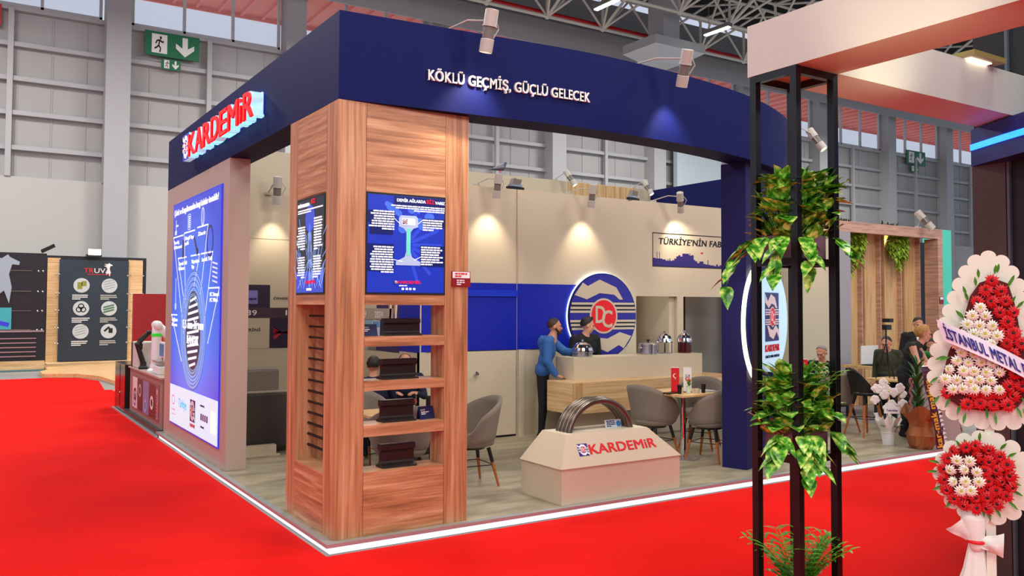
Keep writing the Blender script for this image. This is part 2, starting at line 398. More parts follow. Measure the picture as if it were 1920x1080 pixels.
# exit signs
M_green = mat('exit_green', '0f6b45', .5)
def man_run(s):
    m = MB(); m.add(disc(.62, .86, .09))
    for q in ((.55, .75, .45, .42), (.45, .42, .62, .25), (.62, .25, .55, .03), (.45, .42, .3, .3), (.3, .3, .1, .22), (.55, .72, .78, .6), (.78, .6, .88, .68), (.52, .72, .3, .68), (.3, .68, .2, .5)):
        m.add(line(*q, .1))
    m.v = [Vector((v.x*s, v.y*s, v.z)) for v in m.v]; return m
def exit_sign(x, y, z, w_, h, label):
    x = -2.554+(x+2.554)*1.0213; z = 1.99+(z-1.99)*1.0213; y = 27.92; w_ *= 1.02; h *= 1.02
    t = thing('exit_sign', label, 'exit sign', (x, y, z), 'green exit signs on the hall wall')
    MB().box(0, 0, 0, w_, .06, h).build('board', M_green, t, local=True)
    a = quad(.12*w_, .12*h, .40*w_, .9*h, 0, .004).place(*FRONT(0, 0, 0)); a.build('white_field', M_white, t, local=True)
    r = man_run(h*.72); r.v = [Vector((v.x*.62+.15*w_, v.y+.14*h, v.z+.006)) for v in r.v]; r.place(*FRONT(0, 0, 0)).build('running_figure', M_black, t, local=True)
    a = MB(); a.prism([(.68*w_, .45*h), (.68*w_, .9*h), (.78*w_, .9*h), (.78*w_, .45*h), (.9*w_, .62*h), (.9*w_, .42*h), (.73*w_, .1*h), (.56*w_, .42*h), (.56*w_, .62*h)], 0, .006)
    a.place(*FRONT(0, 0, 0)).build('arrow', M_white, t, local=True)
exit_sign(2.95, 27.2, 11.27, 1.95, .92, 'large green exit sign on the hall wall at far left')
exit_sign(3.55, 27.2, 10.8, .67, .4, 'small green exit sign below the large one at far left')
exit_sign(51.1, 27.2, 11.7, 2.2, .95, 'large green exit sign on the hall wall at the right')
exit_sign(51.6, 27.2, 11.2, .9, .42, 'small green exit sign below the large one at the right')
t = thing('fire_sign', 'red hanging sign cut by the left frame edge on the hall wall', 'sign', (-3.25, 27.9, 11.7)); MB().box(0, 0, 0, 1.62, .05, .75).build('board', mat('sign_dark_red', 'b01418', .5), t, local=True)
text('e', .2, .18, .01, .01).place(*FRONT(1.25, -.0, .3)).build('letter', M_white, t, local=True)
t = thing('fire_box', 'red and white alarm sign on the hall wall beside the dark tower', 'sign', (56.8, 27.88, 10.8)); MB().box(0, 0, 0, .8, .1, 1.6).build('board', M_red, t, local=True); MB().box(.2, -.02, .7, .6, 0, 1.4).build('white_field', M_white, t, local=True)

# ------------------------------------------------------------------ platform of the stand
t = thing('stand_platform', 'low grey vinyl platform under the whole stand with a glowing white edge', 'platform', (0, 0, 0))
MB().box(-.03, -.03, .0, 9.9, 6.95, PZ-.004).build('deck', M_floor, t)
m = MB().box(-.09, -.09, PZ-.03, 9.95, -.03, PZ); m.box(-.09, -.03, PZ-.03, -.03, 6.95, PZ); m.build('edge_profile', M_alu, t)
m = MB().box(-.05, -.05, .002, 9.93, -.035, PZ-.031); m.box(-.05, -.035, .002, -.035, 6.93, PZ-.031); m.build('light_strip', M_led, t)
FS = wood('pale_floor_board', '9c927a', '7c725e', (.8, 3, 1), .35, 4, 'b3a890')
MB().box(-.03, -.03, PZ-.004, 9.9, 6.95, PZ-.001).build('floor_boards', FS, t)
struct('trim_6', MB().box(.0, 6.96, 0.001, .9, 6.985, .05), M_alu)

# ------------------------------------------------------------------ navy header
FZ0, FZ1 = 3.675, 4.41
arc0 = [(0, 0), (1.2, -.10), (2.4, -.19), (3.3, -.16), (3.9, -.10), (4.5, .0), (5.07, .14), (5.7, .36), (6.36, .68), (6.72, .96), (6.9, 1.18)]
arc = []
for i in range(len(arc0)-1):
    p0, p1, p2, p3 = [Vector(arc0[max(0, min(len(arc0)-1, i+k))]) for k in (-1, 0, 1, 2)]
    for q in range(5):
        f = q/5; v_ = .5*((2*p1)+(p2-p0)*f+(2*p0-5*p1+4*p2-p3)*f*f+(3*p1-p0-3*p2+p3)*f**3); arc.append((v_.x, v_.y))
arc.append(arc0[-1])
inner = []
for i, p in enumerate(arc):
    a = Vector(arc[min(i+1, len(arc)-1)])-Vector(arc[max(i-1, 0)]); a.normalize(); inner.append((p[0]-a.y*.33, p[1]+a.x*.33))
inner[0] = (.33, .33)
t = thing('stand_header', 'navy header of the stand, curving away at the right, with white slogan', 'header', (0, 0, FZ0))
h = MB().prism(arc+inner[::-1], FZ0, FZ1); h.build('front_fascia', M_navy, t)
MB().prism([(0, .001), (0, 6.87), (.33, 6.87), (.33, .335)][::-1], FZ0, FZ1).build('side_fascia', M_navy, t)
sl = text('KÖKLÜ GEÇMİŞ, GÜÇLÜ GELECEK', 1.665, .095, .02, .022)
# bend the lettering onto the curved fascia
def arc_y(x):
    for a, b in zip(arc[:-1], arc[1:]):
        if a[0] <= x <= b[0]: return a[1]+(b[1]-a[1])*(x-a[0])/(b[0]-a[0])
    return 0
sl.v = [Vector((.775+v.x, arc_y(.775+v.x)-.002-v.z, 3.925+v.y+.0)) for v in sl.v]
sl.build('slogan', M_white, t)
# inner navy wall that carries the far right of the header
o = MB().box(9.6, 4.3, PZ, 9.72, 6.87, FZ1).build('partition_wall', M_navy); tag(o, 'tall navy wall at the back right of the stand, above the cream wall', 'wall')
# curved navy pillar wall on the right carrying the round light box
pa = [(5.13, .28), (5.54, .437), (6.02, .642), (6.45, .9), (6.62, 1.05)]
pb = [(x-.1+i*.0, y+.3) for i, (x, y) in enumerate(pa)]; pb[0] = (5.03, .57)
t = thing('pillar_wall', 'curved navy wall standing under the header at the right, carrying the round emblem', 'wall', (5.6, .6, PZ))
MB().prism(pa+pb[::-1], PZ, FZ0).build('panel', M_navy2, t)
# round light box with emblem on the pillar wall
uu_ = Vector((.917, .399, 0)); nn_ = Vector((.399, -.917, 0)); oc = Vector((5.66, .37, 1.78))
t = thing('round_light_box', 'round illuminated emblem sign with pale face on the curved navy wall behind the plant frame', 'illuminated sign', tuple(oc))
def onsign(mb, k=0): return mb.place(oc+nn_*k, uu_, (0, 0, 1), nn_)
M_face = mat('pale_sign_face', 'b9dff0', .4, emit='a8dcf2', es=.55)
onsign(disc(0, 0, .735, -.12, .04, 64)).build('halo_disc', mat('halo_white', 'fffbe0', .4, emit='fff8c8', es=3), t)
onsign(disc(0, 0, .70, -.08, .06, 64)).build('navy_disc', M_navy, t)
onsign(disc(-.03, .04, .62, -.02, .05, 64)).build('face', M_face, t)
onsign(emblem(.29, z0=.031, sx=.93).xf(Matrix.Translation((-.06, .08, 0)))).build('emblem', EMBW, t)
onsign(text('KARDEMiR', .56, .085, .006, .02).xf(Matrix.Translation((-.34, -.33, .032)))).build('lettering', M_red, t)
onsign(text('TÜRKİYE’NİN FABRİKASI', .56, .032, .004).xf(Matrix.Translation((-.34, -.405, .032)))).build('small_lettering', M_navy, t)

# illuminated letters on the left header
t = thing('illuminated_sign', 'illuminated red three-dimensional company letters with emblem on the left navy header', 'illuminated sign', (0, 3.6, 3.9))
Y0, Y1, zb, zt = 5.30, 1.93, 3.885, 4.235
lw = (Y0-.36-Y1)/8; word = 'KARDEMiR'
wd = dict(K=1.0, A=1.02, R=1.0, D=1.0, E=.92, M=1.2, i=.36)
tot = sum(wd[c] for c in word); sc_ = (Y0-.43-Y1)/tot; yy = Y0-.43
for c in word:
    cw = wd[c]*sc_; hh = .30; bo = .004 if c == 'i' else .02
    a = text(c, cw*(.95 if c != 'i' else .66), hh, .10, bo); b_ = text(c, cw*(.90 if c != 'i' else .58), hh*.98, .02, bo*.7)
    o = a.place(*LEFT(-.03, yy, zb)).build('letter', M_cyan, t)
    b_.place(*LEFT(-.131, yy, zb)).build('letter_face', M_reds, o)
    yy -= cw
e = emblem(.17, sx=1.0); e.place(*LEFT(-.12, Y0-.18, zb+.165)).build('emblem', [mat('emblem_lit', '1c35b8', .4, emit='2040d0', es=.4), mat('emblem_lit_white', 'f5f5f5', .4, emit='ffffff', es=.5), M_ebk, M_reds], t)
MB().box(-.12, Y0-.35, zb, -.03, Y0-.01, zb+.335).build('emblem_box', M_cyan, t)
MB().box(-.03, Y1+.12, zb+.04, -.012, Y0-.05, zb+.27).build('back_light', mat('sign_back_light', 'dfeaff', .4, emit='5a86ff', es=1.6), t)

# ------------------------------------------------------------------ wooden display column
T = thing('display_column', 'tall walnut display column on the front corner with open shelves and two screens', 'display column', (0, 0, PZ))
G = .004
def wbox(name, q, m): return MB().box(*q).build(name, m, T)
wbox('upper_core', (.006, .006, 1.99, 1.225, 1.2, 3.675), M_woodh)
wbox('corner_post', (0, 0, PZ, .248, .26, 3.672), M_woodv)
wbox('right_post', (1.0, 0, PZ, 1.23, .26, 3.672), M_woodv)
wbox('rear_post', (0, .985, PZ, .36, 1.21, 3.672), M_woodv)
wbox('top_panel', (.252, .0, 2.93, .996, .02, 3.67), M_woodh)
wbox('side_top_panel', (.0, .262, 2.94, .02, .981, 3.67), M_woodh)
wbox('base_panel', (.252, .0, PZ, .996, .26, .605), M_woodh)
wbox('side_base_panel', (.0, .264, PZ, .36, .981, .585), M_woodh)
wbox('rail', (.252, 0, 1.985, .996, .26, 2.07), M_woodh)
wbox('side_rail', (0, .264, 1.985, .36, .981, 2.07), M_woodh)
SH = [.605, .99, 1.352, 1.722]
for z0, z1 in ((.895, .99), (1.272, 1.352), (1.638, 1.722)): wbox('shelf', (.25, .0, z0, .998, .26, z1), M_woodh)
wbox('back_panel', (.02, 1.16, .59, .345, 1.185, 1.985), M_woodv)
# screens
M_scr = mat('screen_blue', '1c2f9c', .25, emit='1c33b0', es=.6); M_scrd = mat('screen_dark', '090c1e', .25, emit='0a1030', es=.5)
M_txt = mat('screen_white', 'f4f6ff', .4, emit='ffffff', es=.75); M_lb = mat('screen_lightblue', '8fb4f0', .4, emit='86aef0', es=.6)
M_teal = mat('screen_teal', '5ec6b0', .4, emit='58c8b4', es=.6); M_rail = mat('screen_grey', '9fb2cc', .4, emit='93a8c8', es=.55)
M_scm = mat('screen_midblue', '2a3fb8', .25, emit='2c48c8', es=.6); M_scn = mat('screen_navy', '121a55', .25, emit='101c66', es=.5)
def paste(mb, fr, dx, dy, dz, name, m, par):
    mb.v = [Vector((v.x+dx, v.y+dy, v.z+dz)) for v in mb.v]; return mb.place(*fr).build(name, m, par)
def para(x0, x1, ytop, n, lh, right=False, seed=0):
    """lines of small print as separate word strokes"""
    R = random.Random(seed); m = MB()
    for i in range(n):
        L = (x1-x0)*(1 if i < n-1 else .55)*R.uniform(.8, 1); a = x1-L if right else x0; e = a+L; y = ytop-i*lh
        while a < e-.006:
            q = min(a+R.uniform(.018, .05), e); m.add(quad(a, y-lh*.55, q, y, 0, .0015)); a = q+.006
    return m
t = thing('display_screen', 'large portrait screen showing a rail cross section on the front of the walnut column', 'screen', (.626, 0, 2.07))
fr = FRONT(.252, -.004, 2.078); W_, H_ = .744, .846
MB().box(.252, -.004, 2.074, .996, .03, 2.928).build('casing', M_blackm, t)
paste(quad(.012, .012, W_-.012, H_-.012), fr, 0, 0, 0, 'picture', M_scr, t)
g = MB()
for k_ in range(7):      # bluish beams behind the rail
    g.add(line(.37, .42, .37+.34*math.cos(.25+k_*.42-1.5), .42+.34*math.sin(.25+k_*.42-1.5), .03, .002, .001))
paste(g, fr, 0, 0, 0, 'beams', M_scm, t)
rb = random.Random(3); g = MB()
for k_ in range(22):
    g.add(disc(rb.uniform(.18, .68), rb.uniform(.55, .8), rb.uniform(.015, .045), .002+k_*.0001, .001, 16))
paste(g, fr, 0, 0, 0, 'bokeh', mat('screen_bokeh', '3c62d8', .3, emit='3a66e0', es=.6), t)
g = MB(); g.add(quad(.014, .60, .26, .70, .004)).add(quad(.52, .585, .73, .655, .004)).add(quad(.014, .19, .25, .42, .004)).add(quad(.50, .24, .73, .42, .004)).add(quad(.03, .5, .24, .6, .004)).add(quad(.25, .74, .73, .83, .004, .001))
paste(g, fr, 0, 0, 0, 'text_field', M_scn, t)
rp = [(.27, .245), (.50, .245), (.50, .275), (.42, .315), (.405, .36), (.405, .53), (.43, .56), (.475, .575), (.475, .65), (.455, .67), (.315, .67), (.295, .65), (.295, .575), (.34, .56), (.365, .53), (.365, .36), (.35, .315), (.27, .275)]
g = MB(); g.prism([(a, b) for a, b in rp], .006, .008); paste(g, fr, 0, 0, 0, 'rail_profile', M_rail, t)
paste(quad(.367, .33, .403, .56, .0085), fr, 0, 0, 0, 'rail_web', M_teal, t)
paste(quad(.325, .59, .445, .645, .0085), fr, 0, 0, 0, 'rail_label', M_txt, t)
paste(emblem(.022), fr, .35, .617, .011, 'emblem', EMBW, t)
g = MB(); g.add(para(.02, .25, .70, 8, .021, True, 1)).add(para(.52, .73, .645, 5, .021, False, 2)).add(para(.03, .245, .40, 11, .021, True, 3)).add(para(.505, .72, .41, 8, .021, False, 4)).add(para(.18, .73, .755, 3, .018, True, 5)).add(para(.30, .44, .075, 1, .014, False, 6))
for q in ((.25, .64, .30, .60), (.47, .60, .52, .64), (.25, .29, .33, .275), (.44, .29, .50, .32)): g.add(line(*q, .004))
g.add(quad(.325, .035, .345, .053)).add(quad(.362, .035, .382, .053)).add(quad(.395, .035, .415, .053)).add(quad(.432, .035, .452, .053))
paste(g, fr, 0, 0, .009, 'small_print', M_txt, t)
paste(text('DEMİR AĞLARDA', .27, .026, .0015, .012), fr, .275, .785, .009, 'headline', M_txt, t)
paste(text('BİZ', .075, .034, .0015, .02), fr, .555, .783, .009, 'headline_red', M_reds, t)
paste(text('VARIZ', .095, .026, .0015, .012), fr, .637, .783, .009, 'headline', M_txt, t)
paste(text('KARDEMİR', .22, .026, .0015, .02), fr, .285, .088, .009, 'headline_red', M_reds, t)
paste(emblem(.013), fr, .268, .10, .011, 'emblem', EMBW, t)
# side screen
t = thing('display_screen', 'narrow dark portrait screen on the left side of the walnut column', 'screen', (0, .62, 2.07))
fr = LEFT(-.004, .985, 2.078); W_ = .73
MB().box(-.004, .262, 2.074, .03, .981, 2.928).build('casing', M_blackm, t)
paste(quad(.012, .012, .70, H_-.012), fr, 0, 0, 0, 'picture', M_scrd, t)
paste(quad(.012, .012, .70, .20), fr, 0, 0, .001, 'picture_base', M_scm, t)
g = MB(); R = random.Random(9)
for k_ in range(60):
    a = R.uniform(.02, .69); y = R.uniform(.06, .5); g.add(line(a, y, a+(a-.36)*.25, y+R.uniform(.05, .2), .006, .003, .001))
for k_ in range(5): g.add(line(.36+(k_-2)*.01, .30, .36+(k_-2)*.15, .05, .008, .003, .001)); g.add(line(.30+.03*k_, .3, .34+.01*k_, .62, .005, .003, .001))
paste(g, fr, 0, 0, 0, 'sparks', M_lb, t)
paste(disc(.36, .66, .12, .003, .001, 24), fr, 0, 0, 0, 'glow', M_scm, t)
g = MB(); g.add(para(.03, .24, .60, 9, .024, True, 11)).add(para(.47, .68, .66, 12, .024, False, 12)).add(para(.04, .24, .33, 9, .022, True, 13)).add(para(.46, .67, .33, 9, .022, False, 14)).add(para(.05, .68, .75, 2, .02, False, 15)).add(quad(.30, .03, .42, .05))
paste(g, fr, 0, 0, .006, 'small_print', M_txt, t)
paste(text('DEMİR YOLLARINDA', .30, .03, .0015, .012), fr, .05, .775, .006, 'headline', M_txt, t)
paste(text('BİZ', .1, .036, .0015, .02), fr, .40, .79, .006, 'headline_red', M_reds, t)
paste(text('KARDEMİR', .24, .03, .0015, .02), fr, .27, .09, .006, 'headline_red', M_reds, t)
# little room number badge on the right post
t = thing('notice_badge', 'small red and white notice fixed to the right post of the walnut column', 'notice', (1.155, 0, 2.15))
MB().box(1.06, -.012, 2.15, 1.25, 0, 2.285).build('plate', mat('badge_red', '8c1420', .4), t)
paste(quad(.008, .075, .182, .13), FRONT(1.06, -.012, 2.15), 0, 0, 0, 'white_field', M_paper, t)
paste(para(.03, .165, .12, 2, .022, False, 30), FRONT(1.06, -.016, 2.15), 0, 0, 0, 'print', M_red, t)
paste(para(.05, .145, .06, 3, .018, False, 31), FRONT(1.06, -.013, 2.15), 0, 0, 0, 'small_print', M_paper, t)
# rail samples on the shelves
M_rs = mat('rail_steel', '3c3232', .32, .55, var=.15, vscale=12)
prof = [(-.075, 0), (.075, 0), (.075, .012), (.02, .03), (.012, .045), (.012, .105), (.022, .12), (.04, .128), (.04, .16), (.028, .172), (-.028, .172), (-.04, .16), (-.04, .128), (-.022, .12), (-.012, .105), (-.012, .045), (-.02, .03), (-.075, .012)]
def rail(x0, z, s, L, w_, label, y=.14):
    m = MB(); m.prism([(a, b*s) for a, b in prof], 0, L)
    m.v = [Vector((v.z-L/2, v.x, v.y)) for v in m.v]
    o = m.build('rail_sample', M_rs, local=True, bevel=.002); o.location = (x0+L/2, y, z)
    tag(o, label, 'rail sample', 'steel rail samples on the column shelves')
rail(.475, SH[3], .86, .34, 1, 'short length of dark steel rail on the top shelf')
rail(.455, SH[2], 1.0, .33, 1, 'short length of dark steel rail on the second shelf from the top')
rail(.455, SH[1], 1.08, .31, 1, 'short length of reddish steel rail on the third shelf beside a blue card')
rail(.455, SH[0], 1.15, .32, 1, 'short length of reddish steel rail on the lowest shelf')
def card(x, y, z, w_, h, rz, label, sk=1):
    t = thing('info_card', label, 'card', (x, y, z), 'folded blue cards on the stand'); t.rotation_euler = (0, 0, rz)
    m = MB(); m.poly([(-w_/2, -.03, 0), (w_/2, -.03, 0), (w_/2, 0, h), (-w_/2, 0, h)]); m.poly([(w_/2, .03, 0), (-w_/2, .03, 0), (-w_/2, 0, h), (w_/2, 0, h)])
    m.poly([(-w_/2, -.028, 0), (-w_/2, 0, h-.002), (w_/2, 0, h-.002), (w_/2, -.028, 0)]); m.build('paper', mat('card_blue', '1a2050', .5), t, local=True)
    g = para(.02, w_-.05, h*.62, 2, h*.14, False, 40); g.add(text('RAY', .0+w_*.3, h*.12, .0015).xf(Matrix.Translation((.02, h*.7, 0))))
    a = math.atan2(.03, h); g.place((-w_/2, -.0315, 0), (1, 0, 0), (0, math.sin(a), math.cos(a)), (0, -math.cos(a), math.sin(a))); g.build('print', M_paper, t, local=True)
card(.345, .13, SH[3], .135, .10, 0, 'blue info card at the left of the top shelf')
card(.885, .13, SH[1], .165, .11, math.radians(12), 'blue info card at the right of the third shelf')
t = thing('info_leaflet', 'white picture leaflet leaning behind the blue card on the top shelf', 'leaflet', (.44, .19, SH[3]))
MB().box(.40, .19, SH[3], .47, .2, SH[3]+.13).build('paper', M_paper, t); MB().box(.405, .188, SH[3]+.07, .465, .19, SH[3]+.125).build('picture', mat('leaflet_blue', '5fa0cc', .5), t)
# steel bar samples standing out of the back panel
for i in range(13):
    z = 1.885-i*.0975
    t = thing('bar_sample', ['topmost', 'second', 'third', 'fourth', 'fifth', 'sixth', 'seventh', 'eighth', 'ninth', 'tenth', 'eleventh', 'twelfth', 'lowest'][i]+' black steel bar counted downward in the walnut side niche', 'steel bar', (.13, 1.16, z), 'steel bar samples in the side niche')
    m = MB(); m.tube([(0, 0, 0), (0, -.86, 0)], .0075+.0003*i, 8)
    for k_ in range(28): m.tube([(0, -.03-k_*.029, 0), (0, -.038-k_*.029, 0)], .0095+.0003*i, 8)
    m.build('bar', M_black, t, local=True); MB().box(-.016, -.035, -.016, .016, 0, .03).build('bracket', M_steel, t, local=True)

# ------------------------------------------------------------------ big LED wall on the left
t = thing('screen_wall', 'taupe free-standing wall on the left side of the stand holding the giant blue screen', 'wall', (.1, 5.1, PZ))
MB().box(0, 3.36, PZ, .235, 6.87, 3.672).build('panel', M_taupe, t)
L = thing('video_wall', 'giant bright blue portrait screen about wire coil products on the taupe wall', 'screen', (-.01, 5.0, .3))
SY0, SY1, SZ0, SZ1 = 6.36, 3.655, .32, 3.385
MB().box(-.012, SY1-.02, SZ0-.02, 0, SY0+.02, SZ1+.02).build('casing', mat('screen_rim', '2a2fd0', .4, emit='2a30e0', es=.5), L)
def LP(Y, z): return (SY0-Y, z-SZ0)
lf = LEFT(-.013, SY0, SZ0)
g = mat('video_wall_blue', '2a48d8', .35); nt = g.node_tree; b_ = nt.nodes['Principled BSDF']
tc = nt.nodes.new('ShaderNodeTexCoord'); gr = nt.nodes.new('ShaderNodeTexGradient'); gr.gradient_type = 'SPHERICAL'
mp = nt.nodes.new('ShaderNodeMapping'); mp.inputs['Location'].default_value = (0, -.0, -.0); mp.inputs['Scale'].default_value = (.55, .55, .55)
rp_ = nt.nodes.new('ShaderNodeValToRGB'); rp_.color_ramp.elements[0].color = lin('2436b8'); rp_.color_ramp.elements[1].color = lin('4f8cf4')
nt.links.new(tc.outputs['Object'], mp.inputs[0]); nt.links.new(mp.outputs[0], gr.inputs[0]); nt.links.new(gr.outputs[0], rp_.inputs[0])
nt.links.new(rp_.outputs[0], b_.inputs['Emission Color']); b_.inputs['Emission Strength'].default_value = .8; nt.links.new(rp_.outputs[0], b_.inputs['Base Color'])
o = MB(); o.box(-.0155, SY1, SZ0, -.0135, SY0, SZ1); pic = o.build('picture', g, L, origin=(0, 0, 1.3))
pic.location = (0, 0, 1.3)
M_vt = mat('video_white', 'f6f8ff', .4, emit='f4f6ff', es=.8)
paste(quad(.0, 0, SY0-SY1, .53, .003), lf, 0, 0, 0, 'white_band', mat('video_pale', 'c8e4f0', .4, emit='c4e4f4', es=.6), L)
def lt(s, Y, z, w_, h, name='caption', m=None, dz=.005, bold=.02): paste(text(s, w_, h, .0015, bold), lf, SY0-Y, z-SZ0, dz, name, m or M_vt, L)
lt('Çubuk ve Kangallarımızdan hangi ürünler üretebilir?', 6.27, 3.235, 2.5, .085)
# leaders and captions
Lm = MB()
def seg(a, b, t_=.018): Lm.add(line(*LP(*a), *LP(*b), t_, .004, .0015))
for a, b, c_ in [((6.31, 2.93), (5.68, 2.93), (5.5, 1.5)), ((5.62, 2.95), (4.98, 2.95), (5.45, 1.9)), ((4.85, 2.97), (4.28, 2.97), (4.62, 2.1)), ((5.98, 2.62), (5.45, 2.62), (5.55, 2.0)), ((5.2, 2.62), (4.7, 2.62), (5.0, 2.2)), ((4.62, 2.62), (4.02, 2.62), (4.42, 1.7)), ((4.2, 2.18), (3.68, 2.18), (4.2, 1.5)), ((6.36, 1.83), (5.98, 1.83), (5.65, 1.2))]:
    seg(a, b); seg(a if a[0] > 5.6 or b[0] > 4.8 else b, c_, .012)
    if a[0] < 5.3: pass
Lm.place(*lf).build('leader_lines', M_vt, L)
for s_, Y, z, w_ in [('Sondaj\nMalzemesi', 6.26, 2.83, .5), ('Dingil Yayı\nçelik', 5.55, 2.85, .5), ('Zincir', 4.8, 2.86, .42), ('Kaynak Teli\nElektrot', 5.93, 2.52, .5), ('Süspansiyon\nYayı', 5.14, 2.52, .42), ('Lastik Teli', 4.56, 2.52, .5), ('PC Strand\nPC Wire', 4.12, 2.08, .42), ('Bağlantı\nElemanı', 6.3, 1.74, .34)]:
    lt(s_, Y, z, w_, .05)
ic = MB()     # product pictures
for k_ in range(7): ic.add(ring(*LP(5.32, 3.0+.028*k_), .09, .025, .012, .004, .0015, 16))
ic.add(quad(*LP(6.22, 2.96), *LP(6.1, 3.02), .004)).add(quad(*LP(6.16, 3.0), *LP(6.13, 3.17), .004)).add(quad(*LP(6.16, 3.07), *LP(6.0, 3.1), .004))
ic.add(ring(*LP(4.56, 3.09), .09, .12, .018, .004, .0015, 20)).add(ring(*LP(4.56, 3.09), .04, .12, .012, .004, .0015, 20))
ic.add(line(*LP(6.1, 1.9), *LP(6.1, 2.35), .02, .004)); ic.add(ring(*LP(6.1, 1.95), .05, .05, .02, .004, .0015, 12))
for k_ in range(5): ic.add(line(*LP(3.78, 2.24+.055*k_), *LP(4.02, 2.27+.055*k_), .02, .004))
ic.place(*lf).build('product_pictures', mat('video_light_grey', 'c2d2f0', .4, emit='bccff0', es=.7), L)
ic = MB(); ic.add(ring(*LP(4.17, 2.76), .16, .2, .03, .004, .0015, 32)).add(line(*LP(5.02, 2.86), *LP(4.84, 2.66), .05, .004)).add(disc(*LP(4.83, 2.66), .05, .0042, .0015, 16)).add(quad(*LP(5.72, 2.62), *LP(5.62, 2.86), .0038))
ic.place(*lf).build('product_pictures_dark', mat('video_dark', '30204c', .4, emit='261a48', es=.4), L)
cx_, cz_ = LP(5.0, 1.63)
rr_ = MB(); rr_.add(disc(cx_, cz_-.02, .42, .0046, .001, 64, .56)); rr_.place(*lf).build('coil_shade', mat('video_coil_dark', '283048', .4, emit='1e2848', es=.5), L)
R = random.Random(4); g1 = MB(); g2 = MB()
for k_ in range(17):
    s_ = .72-k_*.018
    (g1 if k_ % 3 else g2).add(ring(cx_+R.uniform(-.015, .015), cz_-.02+(17-k_)*.004-.03, s_, s_*1.08, .011, .0058+.00005*k_, .001, 56))
g1.place(*lf).build('coil_wires', mat('video_coil_a', '8fb6d8', .4, emit='86b4dc', es=.6), L); g2.place(*lf).build('coil_wires', mat('video_coil_b', '6a6a94', .4, emit='5c6498', es=.5), L)
g1 = MB()
for k_ in range(11):
    y = cz_+.42-k_*.085; hw = .33*math.sqrt(max(.05, 1-((y-cz_)/.5)**2)); g1.add(line(cx_-hw, y-.03, cx_+hw, y+.02, .034, .0068, .001))
g1.place(*lf).build('coil_layers', mat('video_silver', 'e2e8ec', .4, emit='dfe8f0', es=.7), L)
lt('5,5 mm-36 mm', 5.58, 1.66, 1.16, .12, bold=.015, dz=.0085); lt('KANGAL', 5.32, 1.46, .66, .12, bold=.015, dz=.0085)
# footer marks: map, flag words, emblem, links (the code square is left plain)
ft = MB()
ft.add(ring(*LP(6.12, .64), .1, .07, .018, .005, .001, 20)); ft.add(quad(*LP(6.2, .5), *LP(6.0, .515), .005)).add(quad(*LP(6.2, .44), *LP(6.0, .45), .005))
ft.place(*lf).build('footer_mark', mat('video_red_soft', 'c78aa8', .4, emit='c48aac', es=.5), L)
lt('Türkiye', 5.78, .58, .5, .12, m=mat('video_turquoise', '58bcd8', .4, emit='50bce0', es=.6), bold=.02)
paste(emblem(.14), lf, SY0-4.93, .285, .005, 'emblem', EMBW, L); lt('KARDEMiR', 5.07, .395, .28, .045, m=M_red)
ft = para(0, .42, .36, 1, .04, False, 5); ft.add(para(.03, .4, .1, 1, .04, False, 6))
for k_ in range(4): ft.add(quad(.03+.1*k_, .17, .09+.1*k_, .25))
paste(ft, lf, SY0-4.52, .05, .005, 'footer_print', mat('video_navy', '1c2c78', .4), L)
paste(quad(0, 0, .24, .26), lf, SY0-3.98, .13, .004, 'plain_square', M_txt, L)

# ------------------------------------------------------------------ back wall, timeline wall, store room with door
t = thing('rear_wall', 'cream back wall of the stand with printed squares behind the sofa', 'wall', (4.8, 6.9, PZ))
MB().box(.24, 6.87, PZ, 9.9, 6.95, 4.43).build('panel', M_cream, t)
for x_ in (1.2, 2.4): MB().box(x_, 6.866, PZ, x_+.006, 6.87, 4.4).build('joint', M_taupe, t)
MB().box(.24, 6.866, 3.02, 2.6, 6.87, 3.026).build('joint', M_taupe, t)
MB().box(7.44, 6.85, 3.4, 9.13, 6.87, 4.42).build('wood_panel', M_oakv, t)
F6 = FRONT(0, 6.866, 0)
for (x0, z0, x1, z1, m_) in [(.7, 1.77, 1.555, 2.29, M_purple), (.7, 1.77, 1.555, 1.93, M_mauve), (1.56, 1.77, 2.4, 1.925, M_mauve), (1.56, 1.93, 2.4, 2.29, M_cream2), (.7, 1.29, 1.55, 1.765, M_cream2), (1.56, 1.29, 2.4, 1.765, M_purple)]:
    paste(quad(x0, z0, x1, z1, .0 if m_ is not M_mauve else .003, .003), F6, 0, 0, 0, 'print', m_, t)
paste(text('1939', .30, .085, .002, .01), F6, 1.05, 1.81, .007, 'print_text', M_paper, t)
paste(text('ÖRNEK BİR', .38, .04, .002, .012), F6, 1.61, 2.06, .004, 'print_text', M_black, t)
paste(text('İLK DEMİRİNİ\nÜRETTİK', .55, .045, .002, .012), F6, .86, 1.56, .004, 'print_text', M_black, t)
paste(text('1953', .36, .085, .002, .01), F6, 1.81, 1.81, .007, 'print_text', M_paper, t)
paste(text('TC\nHaddehane', .32, .05, .002, .02), F6, 1.02, 2.12, .012, 'print_text', M_navy, t)
paste(quad(.98, 1.99, 1.36, 2.2, .004, .004), F6, 0, 0, 0, 'print', mat('print_lilac', '7d7cc0', .5), t)
g1 = MB(); R = random.Random(5)
for k_ in range(16): a = R.uniform(-.5, .5); g1.add(line(1.76, 1.53, 1.76+.42*math.cos(a*1.1), 1.53+.42*math.sin(a)*.5, .012, .004, .001)); g1.add(line(1.76, 1.53, 1.76-.15*math.cos(a*1.1), 1.53+.42*math.sin(a)*.5, .01, .004, .001))
paste(g1, F6, 0, 0, 0, 'print_sparks', mat('print_red', 'e02434', .5), t)
